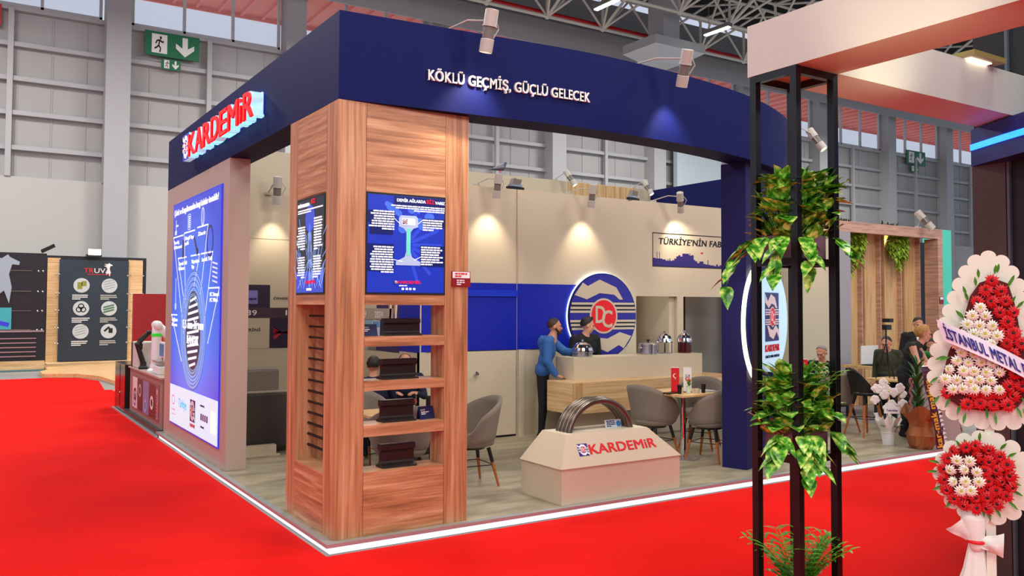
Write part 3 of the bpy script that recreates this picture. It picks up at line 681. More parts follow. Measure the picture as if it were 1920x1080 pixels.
# side wall of the store room
t = thing('timeline_wall', 'cream side wall of the store room with history prints, seen through the column shelves', 'wall', (2.7, 5.3, PZ))
MB().box(2.70, 3.86, PZ, 2.78, 6.87, 3.69).build('panel', M_cream, t)
F7 = LEFT(2.697, 6.8, 0)
def tp(y0, z0, y1, z1, m_, d=0): paste(quad(6.8-y0, z0, 6.8-y1, z1, d, .003), F7, 0, 0, 0, 'print', m_, t)
tp(6.6, 1.76, 5.95, 2.29, M_purple); tp(5.95, 1.76, 5.3, 2.29, M_cream2); tp(5.3, 1.30, 4.5, 2.29, mat('print_violet', '3a2c62', .5)); tp(4.5, 1.33, 3.861, 2.31, M_blue)
tp(6.6, 1.76, 4.7, 1.93, mat('print_grey', 'b0a096', .5), .003)
tp(6.6, 1.30, 5.95, 1.75, M_cream2); tp(5.95, 1.30, 5.35, 1.75, mat('print_photo', '8fb8cc', .5)); tp(5.6, 1.30, 5.3, 1.6, mat('print_photo2', '80776c', .5), .003)
paste(text('2019', .28, .1, .002, .01), F7, .85, 1.79, .008, 'print_text', M_paper, t); paste(text('2024', .3, .1, .002, .01), F7, 1.45, 1.79, .008, 'print_text', M_paper, t)
for k_ in range(2):
    g1 = disc(.0, .0, .07, .0045, .001, 20, .2); paste(g1, F7, 2.0+.17*k_, 2.02, 0, 'print_shape', mat('print_orange', 'c98a4a', .5), t)
    g1 = line(0, -.3, .05, .1, .06, .005, .001); paste(g1, F7, 1.98+.19*k_, 2.0, 0, 'print_shape', M_paper, t)
# front wall of the store room: pieces around the two openings
t = thing('store_wall', 'long cream wall with royal blue band behind the bar counter', 'wall', (5.5, 3.9, PZ))
WYF = 3.87
m = MB(); m.box(2.70, WYF, PZ, 6.58, WYF+.07, 3.69); m.box(6.58, WYF, 2.14, 7.48, WYF+.07, 3.69); m.box(7.48, WYF, PZ, 7.62, WYF+.07, 3.69); m.box(7.62, WYF, 2.14, 8.7, WYF+.07, 3.69); m.box(8.7, WYF, PZ, 9.6, WYF+.07, 3.69)
m.build('panel', M_cream, t)
M_gw = mat('grey_room_wall', 'a9a7a8', .6)
m = MB(); m.box(6.58, WYF+.9, PZ, 9.6, WYF+.95, 3.0); m.build('inner_wall', M_gw, t)
m = MB(); m.box(7.36, WYF+.07, PZ, 7.48, WYF+.9, 2.14); m.box(6.5, WYF+.07, PZ, 6.58, WYF+.9, 2.14); m.build('reveal', M_cream, t)
MB().box(8.5, WYF+.88, PZ, 8.52, WYF+.9, 2.3).build('inner_joint', M_blackm, t)
MB().box(2.72, WYF-.012, 1.338, 6.0, WYF, 2.302).build('blue_band', M_blue, t)
MB().box(4.27, WYF-.016, PZ, 4.278, WYF-.0, 3.69).build('joint', M_taupe, t)
MB().box(4.30, WYF-.03, PZ, 4.40, WYF, 1.336).build('door_jamb', M_cream2, t)
d = thing('store_door', 'cream door with royal blue upper half and round knob, between walnut column and bar', 'door', (3.8, WYF, PZ))
MB().box(3.30, WYF-.035, PZ+.03, 4.25, WYF-.014, 1.33).build('lower_panel', M_cream, d); MB().box(3.30, WYF-.035, 1.345, 4.25, WYF-.014, 2.10).build('upper_panel', M_blue, d)
MB().box(3.2, WYF-.05, 2.11, 4.27, WYF-.012, 2.20).build('door_head', mat('royal_blue_light', '1a36cc', .35), d)
MB().lathe([(.012, 0), (.012, .03), (.03, .04), (.033, .06), (.02, .078)], 20).place((3.56, WYF-.035, 1.02), (1, 0, 0), (0, 0, 1), (0, -1, 0)).build('door_knob', M_chrome, d)
MB().box(3.30, WYF-.03, PZ+.0, 4.25, WYF-.02, PZ+.028).build('gap', M_black, d)
# round emblem on the wall
t = thing('round_emblem', 'large round halo-lit company emblem on the cream wall above the bar', 'emblem', (5.83, WYF, 1.2))
fw_ = ((5.84, WYF-.02, 1.825), (1, 0, 0), (0, 0, 1), (0, -1, 0))
disc(0, 0, .675, 0, .02, 72).place(*fw_).build('halo', mat('halo_blue', 'dff0ff', .4, emit='cfe8ff', es=2.6), t)
disc(0, 0, .665, .02, .04, 72).place(*fw_).build('body', M_navy, t)
emblem(.655, True, z0=.06).place(*fw_).build('face', EMB, t)
# skyline print
t = thing('skyline_print', 'framed print with purple factory skyline and slogan on the cream wall beside the navy pillar', 'wall print', (8, WYF, 2.6))
F8 = FRONT(6.93, WYF-.002, 2.63); Wd = 2.3; Ht = .56
g1 = MB(); g1.add(quad(0, 0, .014, Ht)).add(quad(0, Ht-.014, Wd, Ht)).add(quad(0, 0, Wd, .014)).add(quad(Wd-.014, 0, Wd, Ht)); paste(g1, F8, 0, 0, 0, 'border', M_black, t)
sky = [(0, .014)]; R = random.Random(11); x_ = 0
hs = [.13, .12, .23, .12, .23, .12, .11, .09, .12, .09, .13, .09, .10, .13, .17, .19, .17, .22, .22, .2, .23, .19, .2, .12, .10, .07, .1, .1, .06, .05, .13, .05, .04, .03, .06, .03, .05, .08, .03, .06, .03, .07, .03, .02]
ws = [.05, .04, .01, .05, .01, .06, .08, .05, .01, .03, .02, .05, .05, .05, .05, .05, .05, .01, .15, .02, .01, .04, .05, .04, .05, .06, .08, .02, .06, .05, .015, .05, .1, .06, .04, .05, .05, .03, .03, .05, .04, .03, .06, .1]
sc2 = 1.9/sum(ws)
g1 = MB()
for hh, ww in zip(hs, ws): g1.add(quad(x_, .014, x_+ww*sc2, .014+hh)); x_ += ww*sc2
paste(g1, F8, .014, 0, 0, 'skyline', mat('skyline_purple', '2c1c70', .45), t)
paste(text('TÜRKİYE’NİN FABRİKASI', 2.0, .105, .003, .02, .12), F8, .14, .375, 0, 'slogan', M_black, t)
paste(quad(1.1, .245, 1.15, .27), F8, 0, 0, 0, 'little_flag', M_red, t)

# ------------------------------------------------------------------ bar counter
t = thing('bar_counter', 'cream and oak bar counter in front of the round wall emblem', 'bar counter', (5.8, 3, PZ))
MB().box(4.62, 2.93, .94, 7.10, 3.36, 1.255).build('upper_block', M_cream, t)
MB().box(4.37, 2.63, .52, 7.38, 3.22, .94).build('oak_block', M_oak, t)
MB().box(4.375, 2.627, .525, 4.55, 2.629, .935).build('corner_strip', M_oakv, t)
MB().box(4.72, 3.0, PZ, 7.0, 3.3, .52).build('base', M_cream2, t)
MB().box(7.05, 2.95, .515, 7.07, 3.1, .53).build('cable_slot', M_black, t)
def dome_dish(x, y, z, r, label, kind):
    t = thing('serving_dish', label, 'serving dish', (x, y, z), 'chrome serving dishes on the bar')
    if kind == 'pot':
        MB().lathe([(r*.95, 0), (r, .01), (r, .13), (r*1.05, .135), (r*1.05, .15), (r*.98, .155), (r*.6, .175), (.01, .18)], 28).build('pot', M_steel, t, local=True, smooth=False)
        MB().lathe([(.012, .18), (.012, .2), (.03, .205), (.03, .22), (.005, .225)], 14).build('lid_knob', M_black, t, local=True)
        for s_ in (-1, 1): MB().tube([(s_*r, -.03, .10), (s_*(r+.03), -.03, .10), (s_*(r+.03), .03, .10), (s_*r, .03, .10)], .006, 6).build('handle', M_chrome, t, local=True)
    else:
        hb = .07 if kind == 'low' else .17
        if kind == 'glass':
            for k_ in range(4):
                a = math.pi/4+k_*math.pi/2; MB().tube([(r*.9*math.cos(a), r*.9*math.sin(a), 0), (r*.9*math.cos(a), r*.9*math.sin(a), hb)], .008, 6).build('post', M_chrome, t, local=True)
            MB().lathe([(r*.8, 0), (r*.8, .012), (.01, .013)], 24).build('tray', M_steel, t, local=True)
        elif kind == 'juice': MB().lathe([(r*.9, 0), (r*.92, .02), (r*.92, .125), (r*.9, hb)], 24).build('juice_vessel', mat('dark_red_glass', '4a0c10', .12), t, local=True)
        else: MB().lathe([(r*.93, 0), (r*.97, .01), (r*.97, hb-.01), (r*1.12, hb)], 28).build('pan', M_steel, t, local=True)
        MB().lathe([(r*1.05, hb), (r*1.05, hb+.012), (r, hb+.02), (r*.93, hb+.06), (r*.72, hb+.105), (r*.42, hb+.13), (.012, hb+.14)], 28).build('dome_lid', M_chrome, t, local=True, smooth=False)
        MB().lathe([(.01, hb+.138), (.01, hb+.15), (.022, hb+.155), (.022, hb+.17), (.004, hb+.175)], 14).build('lid_knob', M_chrome, t, local=True)
dome_dish(4.93, 3.14, 1.255, .15, 'round chrome chafing dish with low domed lid in front of the barman', 'low')
dome_dish(6.18, 3.14, 1.255, .135, 'straight-sided steel pot with black lid knob on the bar', 'pot')
dome_dish(6.52, 3.14, 1.255, .115, 'chrome dome on thin posts beside the steel pot on the bar', 'glass')
dome_dish(6.95, 3.16, 1.255, .115, 'chrome domed dispenser with dark red drink at the right end of the bar', 'juice')

# ------------------------------------------------------------------ kiosk with the handle of coiled bars
t = thing('product_plinth', 'low cream plinth shaped like a bag with company letters, on the platform front', 'plinth', (3.02, .34, PZ))
bx = [(2.26, -.01), (3.785, -.01), (3.785, .68), (2.26, .68)]
MB().prism(bx, PZ, .43).build('base_box', M_cream, t)
MB().frustum([(2.245, -.02), (3.80, -.02), (3.80, .69), (2.245, .69)], [(2.42, .14), (3.47, .14), (3.47, .54), (2.42, .54)], .43, .725).build('sloping_top', M_cream2, t)
nv = Vector((0, -(.725-.43), .16)).normalized(); vv = Vector((0, .16, .295)).normalized()
ko = Vector((2.245, -.02, .43))
a = text('KARDEMiR', .86, .10, .004, .018); a.place(ko+Vector((.40, 0, 0))+vv*.12+nv*.001, (1, 0, 0), vv, nv).build('lettering', M_red, t)
a = emblem(.062, z0=0, dz=.002); a.place(ko+Vector((.325, 0, 0))+vv*.17+nv*.001, (1, 0, 0), vv, nv).build('emblem', EMBW, t)
M_wire = mat('drawn_steel_bar', '6e6259', .28, .75)
for k_, (yo, rad) in enumerate([(-.105, .0), (-.035, .012), (.035, .004), (.105, .0)]):
    pts = []
    for i in range(25):
        a = math.pi*i/24; pts.append((2.93-.40*math.cos(a)-.06*k_*.0, .33+yo*.85, .66+(.36+rad)*math.sin(a)))
    o = MB().tube(pts, .031, 12).build('bent_steel_bar', M_wire, smooth=True)
    tag(o, ['nearest to the aisle', 'second from the aisle', 'third from the aisle', 'farthest from the aisle'][k_]+' of the bent steel bars forming an arch on the plinth', 'steel bar', 'bent bars on the plinth')
t = thing('info_card', 'white and grey info card on the top of the cream plinth under the steel arch', 'card', (3.13, .26, .725))
m = MB(); m.prism([(3.03, 0), (3.24, 0), (3.24, .085), (3.03, .085)], 0, .004); m.place((0, .28, .725), (1, 0, 0), (0, .25, .97), (0, -.97, .25)).build('paper', mat('card_grey', 'cfd3dc', .5), t)
m = para(3.05, 3.17, .075, 4, .017, False, 50); m.place((0, .276, .726), (1, 0, 0), (0, .25, .97), (0, -.97, .25)).build('print', M_navy, t)
m = disc(3.205, .04, .03); m.place((0, .275, .726), (1, 0, 0), (0, .25, .97), (0, -.97, .25)).build('round_picture', mat('card_blue_dot', '3f86c8', .5), t)
m = MB().box(2.6, .36, .725, 3.3, .40, .745); tag(m.build('label_rail', M_cream2), 'thin cream rail lying on the plinth top behind the card', 'rail')

# ------------------------------------------------------------------ chairs, tables, stools
def tub_chair():
    t = thing('tub_chair', 'x', 'chair', (0, 0, 0), 'grey tub chairs')
    m = MB(); N = 28; rows = 7; Th = math.radians(128)
    def P(i, j, off):
        th = -Th+2*Th*i/N; k_ = math.cos(th/2)**2
        e = min(1, (Th-abs(th))/math.radians(30)); e = e*e*(3-2*e)
        top = .50+.12*e+.22*max(0, (k_-.35)/.65)**.8*e; bot = .39
        f = j/rows; z = bot+(top-bot)*f; R = .235+.06*f-off+ (0 if j else -.03)
        return Vector((R*math.sin(th)*1.04, R*math.cos(th)*.98+.02*f, z))
    for off, fl in ((0, 0), (.035, 1)):
        b = len(m.v)
        for i in range(N+1):
            for j in range(rows+1): m.v.append(P(i, j, off))
        for i in range(N):
            for j in range(rows):
                q = (b+i*(rows+1)+j, b+(i+1)*(rows+1)+j, b+(i+1)*(rows+1)+j+1, b+i*(rows+1)+j+1); m.face(*(q if not fl else q[::-1]))
    K = (N+1)*(rows+1)
    for i in range(N):
        a, b_ = i*(rows+1)+rows, (i+1)*(rows+1)+rows; m.face(a, b_, b_+K, a+K)
        a, b_ = i*(rows+1), (i+1)*(rows+1); m.face(a+K, b_+K, b_, a)
    for j in range(rows):
        for e in (0, N): a, b_ = e*(rows+1)+j, e*(rows+1)+j+1; m.face(a, b_, b_+K, a+K)
    m.build('backrest', M_grey, t, smooth=True, local=True)
    MB().lathe([(.18, .37), (.225, .385), (.235, .42), (.225, .455), (.16, .468), (.01, .47)], 24).build('seat', M_grey, t, smooth=True, local=True)
    MB().lathe([(.14, .345), (.15, .37), (.01, .372)], 16).build('under_frame', M_black, t, local=True)
    for sx in (-1, 1):
        for sy in (-1, 1):
            a = Vector((sx*.13, sy*.13, .36)); b_ = Vector((sx*.205, sy*.205, 0)); c_ = a.lerp(b_, .38)
            l = MB().tube([c_, b_], [.017, .011], 10).build('leg', M_beech, t, local=True)
            MB().tube([a, c_], [.019, .0175], 10).build('leg_top', M_black, l, local=True)
    m = MB(); q = [Vector((sx*.165, sy*.165, .2)) for sx, sy in ((-1, -1), (1, -1), (1, 1), (-1, 1))]
    m.tube(q, .005, 6, closed=True); m.build('stretcher', M_black, t, local=True)
    return t
ch0 = tub_chair()
CH = [(4.80, 1.50, math.radians(98), 'grey tub chair nearest the steel arch at the square table in front of the bar', None),
      (5.28, 1.02, math.radians(200), 'grey tub chair with its back to the aisle, beside the navy pillar', None),
      (5.85, 1.75, math.radians(-60), 'grey tub chair half hidden behind the navy pillar at the square table', None),
      (2.02, 1.30, math.radians(-95), 'grey tub chair whose edge shows at the right of the walnut column', None),
      (8.75, 1.72, math.radians(165), 'grey tub chair with an orange bag, at the table of the man in black', None),
      (8.35, 2.9, math.radians(40), 'grey tub chair behind the table of the man in black, mostly hidden', None),
      (10.72, 1.25, math.radians(-90), 'grey tub chair behind the black bar stool', None)]
ch0.scale = (1.1, 1.1, 1.1)
for i, (x, y, rz, l, g_) in enumerate(CH):
    if i == 0: ch0.location = (x, y, PZ); ch0.rotation_euler = (0, 0, rz-math.pi/2+math.pi/2); ch0['label'] = l
    else:
        dup(ch0, (x, y, PZ if x < 9.9 else .0), rz, l)
def set_back(o, ang): o.rotation_euler = (0, 0, math.radians(ang))
def square_table(x, y, s, z, label, m_=M_oakt, square=True, pole=M_chrome):
    t = thing('cafe_table', label, 'table', (x, y, PZ), 'small cafe tables')
    if square: MB().box(-s/2, -s/2, z-.03, s/2, s/2, z).build('tabletop', m_, t, local=True, bevel=.004)
    else: MB().lathe([(s/2-.004, z-.03), (s/2, z-.02), (s/2, z-.005), (s/2-.004, z), (.01, z)], 40).build('tabletop', m_, t, local=True)
    MB().lathe([(.035, .012), (.035, z-.04), (.09, z-.03), (.01, z-.029)], 18).build('pole', pole, t, local=True, smooth=False)
    MB().lathe([(.2, 0), (.2, .008), (.05, .02), (.01, .022)], 32).build('foot_plate', M_steel, t, local=True)
    return t
square_table(5.05, 1.24, .74, .83, 'square oak cafe table with chrome pole in front of the bar')
square_table(1.40, 1.75, .80, .75, 'oak table behind the shelves of the walnut column')
square_table(8.78, 2.42, .74, .80, 'round oak table of the man in black, behind the plant frame', square=False)
square_table(10.0, 1.4, .8, .76, 'oak table with flags and tripod behind the black bar stool', square=True)
TZ = PZ+.83
def flag(x, y, z, label, turkish, h=.30, rz=-.6):
    t = thing('table_flag', label, 'flag', (x, y, z)); t.rotation_euler = (0, 0, rz)
    MB().box(-.05, -.003, .0, .05, .003, h).build('banner', M_red if turkish else M_paper, t, local=True)
    MB().box(-.052, -.005, h, .052, .005, h+.008).build('top_rod', M_paper, t, local=True)
    if turkish:
        c1 = ring(0, 0, .026, .026, .009, .001, .002, 24); c1.m = c1.m; c1.v = [v for v in c1.v]
        c2 = MB(); o_, n_ = [], []
        for i in range(21):
            a = math.radians(50+260*i/20); o_.append((.028*math.cos(a), .028*math.sin(a)))
            e_ = math.sin(math.pi*i/20); n_.append(((.028-.012*e_)*math.cos(a)+.001, (.028-.012*e_)*math.sin(a)))
        for i in range(20): c2.prism([o_[i], o_[i+1], n_[i+1], n_[i]], .001, .003)
        c2.place((0, -.003, h*.68), (1, 0, 0), (0, 0, 1), (0, -1, 0)).build('crescent', M_paper, t, local=True)
        s_ = MB(); s_.prism([((.010 if k_ % 2 == 0 else .004)*math.sin(k_*math.pi/5), (.010 if k_ % 2 == 0 else .004)*math.cos(k_*math.pi/5)) for k_ in range(10)][::-1], .001, .003)
        s_.place((0, -.003, h*.56), (1, 0, 0), (0, 0, 1), (0, -1, 0)).build('star', M_paper, t, local=True)
    else: emblem(.028, z0=.001, dz=.001).place((0, -.003, h*.62), (1, 0, 0), (0, 0, 1), (0, -1, 0)).build('emblem', EMBW, t, local=True)
    MB().box(-.055, -.03, 0, .055, .03, .008).build('stand', M_black, t, local=True)
flag(4.88, 1.20, TZ, 'small red crescent flag standing on the square table in front of the bar', True)
flag(5.02, 1.13, TZ, 'small white emblem flag beside the red flag on the square table', False)
flag(8.62, 2.22, PZ+.80, 'small red crescent flag on the table of the man in black', True, .26)
flag(10.12, 1.12, PZ+.76, 'red crescent flag on the table behind the bar stool', True, .26)
flag(9.98, 1.2, PZ+.76, 'white emblem flag on the table behind the bar stool', False, .26)
M_leaf = mat('leaf_green', '3f8f22', .45, var=.35, vscale=30)
def cup(x, y, label, c=M_black, r=.03, h=.11, z=TZ):
    o = MB().lathe([(r*.75, 0), (r, h*.9), (r*1.06, h*.91), (r*1.06, h), (.005, h)], 18).build('cup', c, local=True); o.location = (x, y, z); tag(o, label, 'cup')
cup(4.78, 1.02, 'black cup left of the little vase on the square table'); cup(5.14, .98, 'black cup at the right of the little vase on the square table')
t = thing('napkin_tray', 'flat black tray under the left cup on the square table', 'tray', (4.74, 1.08, TZ)); MB().box(4.66, 1.06, TZ, 4.80, 1.18, TZ+.012).build('plate', M_black, t)
def vase(x, y, z, label):
    t = thing('flower_vase', label, 'vase', (x, y, z)); MB().lathe([(.028, 0), (.03, .01), (.026, .07), (.03, .09), (.005, .088)], 16).build('glass', mat('vase_glass', 'cfe0c8', .1), t, local=True)
    m = MB(); R = random.Random(int(x*100))
    for k_ in range(16):
        a = R.uniform(0, 6.28); r_ = R.uniform(.02, .055); h_ = R.uniform(.13, .20)
        p, q = Vector((0, 0, .08)), Vector((r_*math.cos(a), r_*math.sin(a), h_)); s_ = Vector((-math.sin(a), math.cos(a), 0))*.008
        m.poly([p, p.lerp(q, .5)+s_, q, p.lerp(q, .5)-s_])
    m.build('greenery', M_leaf, t, local=True)
    m = MB()
    for k_ in range(3): a = k_*2.1; m.sph((.022*math.cos(a), .022*math.sin(a), .15+.01*k_), .016, 8, 6)
    m.build('blossom', mat('coral_blossom', 'e8664a', .6), t, local=True)
vase(4.93, 1.02, TZ, 'small glass vase with greenery on the square table'); vase(8.72, 2.2, PZ+.80, 'small vase with pink blossom beside the flag of the man in black')
o = MB().lathe([(.032, 0), (.04, .05), (.04, .055), (.005, .054)], 18).build('sugar_bowl', M_cream2, local=True); o.location = (5.03, .985, TZ); tag(o, 'small cream bowl of sweets on the square table', 'bowl')
o = MB().box(5.22, 1.0, TZ, 5.40, 1.2, TZ+.012).build('magazine', mat('magazine_cover', 'b8bcc8', .5)); tag(o, 'grey magazine lying at the right side of the square table', 'magazine')
o = MB().lathe([(.03, 0), (.035, .03), (.005, .03)], 14).build('saucer', M_paper, local=True); o.location = (1.3, 1.6, PZ+.75); tag(o, 'white dish on the oak table behind the column shelves', 'dish')
t = thing('flower_vase', 'small vase with one red rose on the oak table behind the shelves', 'vase', (1.50, 1.62, PZ+.75))
MB().lathe([(.022, 0), (.026, .01), (.02, .08), (.005, .08)], 14).build('glass', M_paper, t, local=True); MB().sph((0, 0, .12), (.035, .035, .035), 10, 8).build('rose', mat('rose_red', 'e0303a', .6), t, local=True)
m = MB()
for a in (0, 2, 4): m.poly([(0, 0, .07), (.03*math.cos(a+.4), .03*math.sin(a+.4), .1), (.055*math.cos(a), .055*math.sin(a), .12), (.03*math.cos(a-.4), .03*math.sin(a-.4), .09)])
m.build('leaves', M_leaf, t, local=True)
# dark sofa and cushion inside the left opening
t = thing('lounge_sofa', 'dark brown low sofa inside the stand behind the taupe screen wall', 'sofa', (.9, 4.9, PZ))
MB().box(.34, 4.28, .16, 1.25, 4.36, .84).build('side_panel', M_greyd, t, bevel=.015); MB().box(.34, 4.36, .16, 1.25, 5.6, .50).build('seat', M_grey, t, bevel=.02)
MB().box(.3, 4.3, .845, 1.27, 4.42, .87).build('arm_rest', M_grey, t, bevel=.01)
MB().box(.36, 5.5, .3, 1.3, 5.8, 1.08).build('back_cushion', M_grey, t, bevel=.05)
for x_ in (.42, 1.18):
    for y_ in (4.4, 5.6): MB().box(x_-.02, y_-.02, PZ, x_+.02, y_+.02, .17).build('leg', M_black, t)
t = thing('leaflet_box', 'pale low box lying on the floor beside the dark sofa', 'box', (.62, 4.1, PZ)); MB().box(.40, 4.1, PZ, .82, 4.2, PZ+.13).build('carton', M_cream, t); MB().box(.38, 4.07, PZ, .86, 4.1, PZ+.02).build('flap', M_cream2, t)
t = thing('lounge_chair', 'dark brown armchair behind the lowest column shelf', 'armchair', (2.1, 2.7, PZ))
MB().box(1.75, 2.35, .24, 2.45, 2.43, .80).build('side_panel', M_greyd, t, bevel=.02); MB().box(1.75, 2.43, .24, 2.45, 3.0, .5).build('seat', M_greyd, t, bevel=.02); MB().box(2.35, 2.43, .5, 2.45, 3.0, .85).build('backrest', M_greyd, t, bevel=.02)
for x_ in (1.8, 2.4):
    for y_ in (2.4, 2.95): MB().tube([(x_, y_, PZ), (x_, y_, .25)], .018, 8).build('leg', M_beech, t)
dup(ch0, (1.15, 1.18, PZ), math.radians(170), 'grey tub chair with wooden legs behind the lowest column shelf')
dup(ch0, (1.35, 2.55, PZ), math.radians(10), 'grey tub chair of the dark-haired visitor behind the column shelves')
# bar stool
def bar_stool(x, y, rz, label):
    t = thing('bar_stool', label, 'bar stool', (x, y, PZ), 'black bar stools'); t.rotation_euler = (0, 0, rz)
    m = MB(); N = 20; rows = 6
    for off in (0, .015):
        b = len(m.v)
        for i in range(N+1):
            th = math.radians(-100+200*i/N); k_ = max(0, math.cos(th*.9))
            for j in range(rows+1):
                f = j/rows; z = .62+(.05+.33*k_**1.3)*f; R = .19+.035*f-off; m.v.append(Vector((R*math.sin(th), R*math.cos(th)+.04*f, z)))
        for i in range(N):
            for j in range(rows):
                q = (b+i*(rows+1)+j, b+(i+1)*(rows+1)+j, b+(i+1)*(rows+1)+j+1, b+i*(rows+1)+j+1); m.face(*(q if off == 0 else q[::-1]))
    K = (N+1)*(rows+1)
    for i in range(N): a, b_ = i*(rows+1)+rows, (i+1)*(rows+1)+rows; m.face(a, b_, b_+K, a+K)
    m.build('backrest', M_black, t, smooth=True, local=True)
    MB().lathe([(.16, .585), (.2, .60), (.21, .63), (.17, .645), (.01, .635)], 24).build('seat', M_black, t, smooth=True, local=True)
    for sx in (-1, 1):
        for sy in (-1, 1):
            a = Vector((sx*.09, sy*.09, .6)); b_ = Vector((sx*.21, sy*.21, 0)); c_ = a.lerp(b_, .25)
            l = MB().tube([c_, b_], [.02, .013], 10).build('leg', M_beech, t, local=True); MB().tube([a, c_], [.021, .0205], 10).build('leg_top', M_black, l, local=True)
    m = MB(); m.tube([(.16*math.cos(k_*math.pi/12), .16*math.sin(k_*math.pi/12), .25) for k_ in range(24)], .007, 6, closed=True); m.build('foot_ring', M_black, t, local=True)
bar_stool(8.72, 1.22, math.radians(75), 'black bar stool with wooden legs beside the white orchid')
# orange bag on the chair
m = MB().sph((0, 0, .09), (.16, .10, .12), 16, 10); o = m.build('orange_bag', mat('orange_bag', 'ee5a1e', .6), smooth=True, local=True); o.location = (8.78, 1.78, PZ+.47+.12); tag(o, 'orange bag resting on the seat of the tub chair near the man in black', 'bag')

# ------------------------------------------------------------------ people
def capsule(p0, p1, r0, r1, n=12):
    p0, p1 = Vector(p0), Vector(p1); d = p1-p0; L = max(d.length, 1e-5); t = d/L
    up = Vector((0, 0, 1)) if abs(t.z) < .9 else Vector((1, 0, 0)); a = t.cross(up).normalized(); c = a.cross(t)
    m = MB(); rows = []
    for i in range(5): ph = math.pi/2*i/4; rows.append((p0-t*r0*math.cos(ph), max(.0005, r0*math.sin(ph))))
    for i in range(5): ph = math.pi/2*i/4; rows.append((p1+t*r1*math.sin(ph), max(.0005, r1*math.cos(ph))))
    for p, r in rows:
        for k in range(n): th = 2*math.pi*k/n; m.v.append(p+(a*math.cos(th)+c*math.sin(th))*r)
    for i in range(len(rows)-1):
        for k in range(n): m.face(i*n+k, i*n+(k+1) % n, (i+1)*n+(k+1) % n, (i+1)*n+k)
    m.face(*range(n-1, -1, -1)); m.face(*[(len(rows)-1)*n+k for k in range(n)])
    return m
def person(label, loc, rz, J, top, bottom, skin=M_skin, hair=M_hair, hairstyle='short', beard=False, look=0, tilt=0, shoe=M_shoe, sleeves=True, bulk=1.0, vox=.011, female=False, grip=(.4, .4), lapel=None):
    """local frame: faces -Y. J: joints (pel, chest, neck, head, shR/L, elR/L, wrR/L, hdR/L, hipR/L, knR/L, anR/L, toR/L); R is the side at -X"""
    P = []          # (kind, p0, p1, r0, r1, mat index)
    def cap(a, b, ra, rb, mi): P.append(('c', Vector(a), Vector(b), ra, rb, mi))
    def ell(c, r, mi, rot=None): P.append(('e', Vector(c), Vector(r), rot, None, mi))
    TOP, BOT, SK, SH = 0, 1, 2, 3
    pel, chest, neck, head = [Vector(J[k]) for k in ('pel', 'chest', 'neck', 'head')]
    sw = .9 if female else bulk
    ell(pel+Vector((0, 0, .02)), (.165, .115, .12), BOT)
    if bulk > 1: ell(pel+Vector((0, 0, .03)), (.158*sw, .115, .13), TOP)
    mid = pel.lerp(chest, .5); ell(mid, (.15*sw, .105, .15), TOP); ell(pel.lerp(chest, .2), (.16, .112, .1), TOP)
    ell(chest, (.175*sw, .12, .17), TOP)
    if female:
        for s in (-1, 1): ell(chest+Vector((s*.07, -.09, .0)), (.06, .05, .06), TOP)
    cap(chest+Vector((0, .01, .10)), neck+Vector((0, 0, -.03)), .10*sw, .06, TOP)
    cap(neck+Vector((0, .005, -.05)), head+Vector((0, .01, -.07)), .056*sw, .052, SK)
    for s in ('R', 'L'): cap(neck+Vector((0, .01, -.03)), Vector(J['sh'+s])+Vector((0, 0, .0)), .060, .052, TOP)
    for s in ('R', 'L'):
        sh, el, wr, hd = [Vector(J[k+s]) for k in ('sh', 'el', 'wr', 'hd')]
        cap(chest+Vector((0, 0, .09)), sh, .072*sw, .058*sw, TOP)
        cap(sh, el, .058*sw, .045*sw, TOP if sleeves else SK); cap(el, el.lerp(wr, .9), .044*sw, .034*sw, TOP if sleeves else SK); cap(el.lerp(wr, .85), wr, .027, .025, SK)
        d = (hd-wr).normalized(); fo = (wr-el).normalized()
        side = d.cross(Vector((0, 0, 1)));
        if side.length < .2: side = Vector((1, 0, 0))
        side.normalize(); nrm = side.cross(d).normalized()      # palm lies in d/side plane
        pc = wr+d*.05; cap(wr+d*.01, wr+d*.075, .024, .022, SK)
        cap(wr+d*.02+side*.018, wr+d*.075+side*.028, .016, .014, SK); cap(wr+d*.02-side*.018, wr+d*.075-side*.028, .016, .014, SK)
        curl = grip[0] if s == 'R' else grip[1]; ths = 1 if s == 'R' else -1
        for k, (o, ln) in enumerate(((-.030, .062), (-.010, .075), (.010, .07), (.029, .055))):
            b0 = wr+d*.08+side*o; b1 = b0+(d*math.cos(curl)-nrm*math.sin(curl))*ln*.5+side*o*.12; b2 = b1+(d*math.cos(curl*2)-nrm*math.sin(curl*2))*ln*.5
            cap(b0, b1, .0095, .009, SK); cap(b1, b2, .009, .0078, SK)
        tb = wr+d*.03+side*.03*ths; t1 = tb+(side*ths*.8+d*.6).normalized()*.035-nrm*.01; t2 = t1+(d*.9+side*ths*.3).normalized()*.03-nrm*.008
        cap(tb, t1, .013, .011, SK); cap(t1, t2, .011, .009, SK)
        hp, kn, an, to = [Vector(J[k+s]) for k in ('hip', 'kn', 'an', 'to')]
        cap(hp, kn, .088, .058, BOT); cap(kn, an, .056, .040, BOT); cap(an, an+Vector((0, 0, -.02)), .043, .043, BOT)
        cap(an+Vector((0, .02, -.035)), to, .040, .032, SH)
    # head: turned by look (about Z) and nodded by tilt
    HM = Matrix.Translation(head) @ Matrix.Rotation(look, 4, 'Z') @ Matrix.Rotation(tilt, 4, 'X')
    def H(p): return HM @ Vector(p)
    HR = HM.to_3x3()
    ell(H((0, .012, .035)), (.076, .094, .092), SK, HR); ell(H((0, -.022, -.035)), (.058, .066, .072), SK, HR); ell(H((0, -.062, -.078)), (.028, .026, .022), SK, HR)
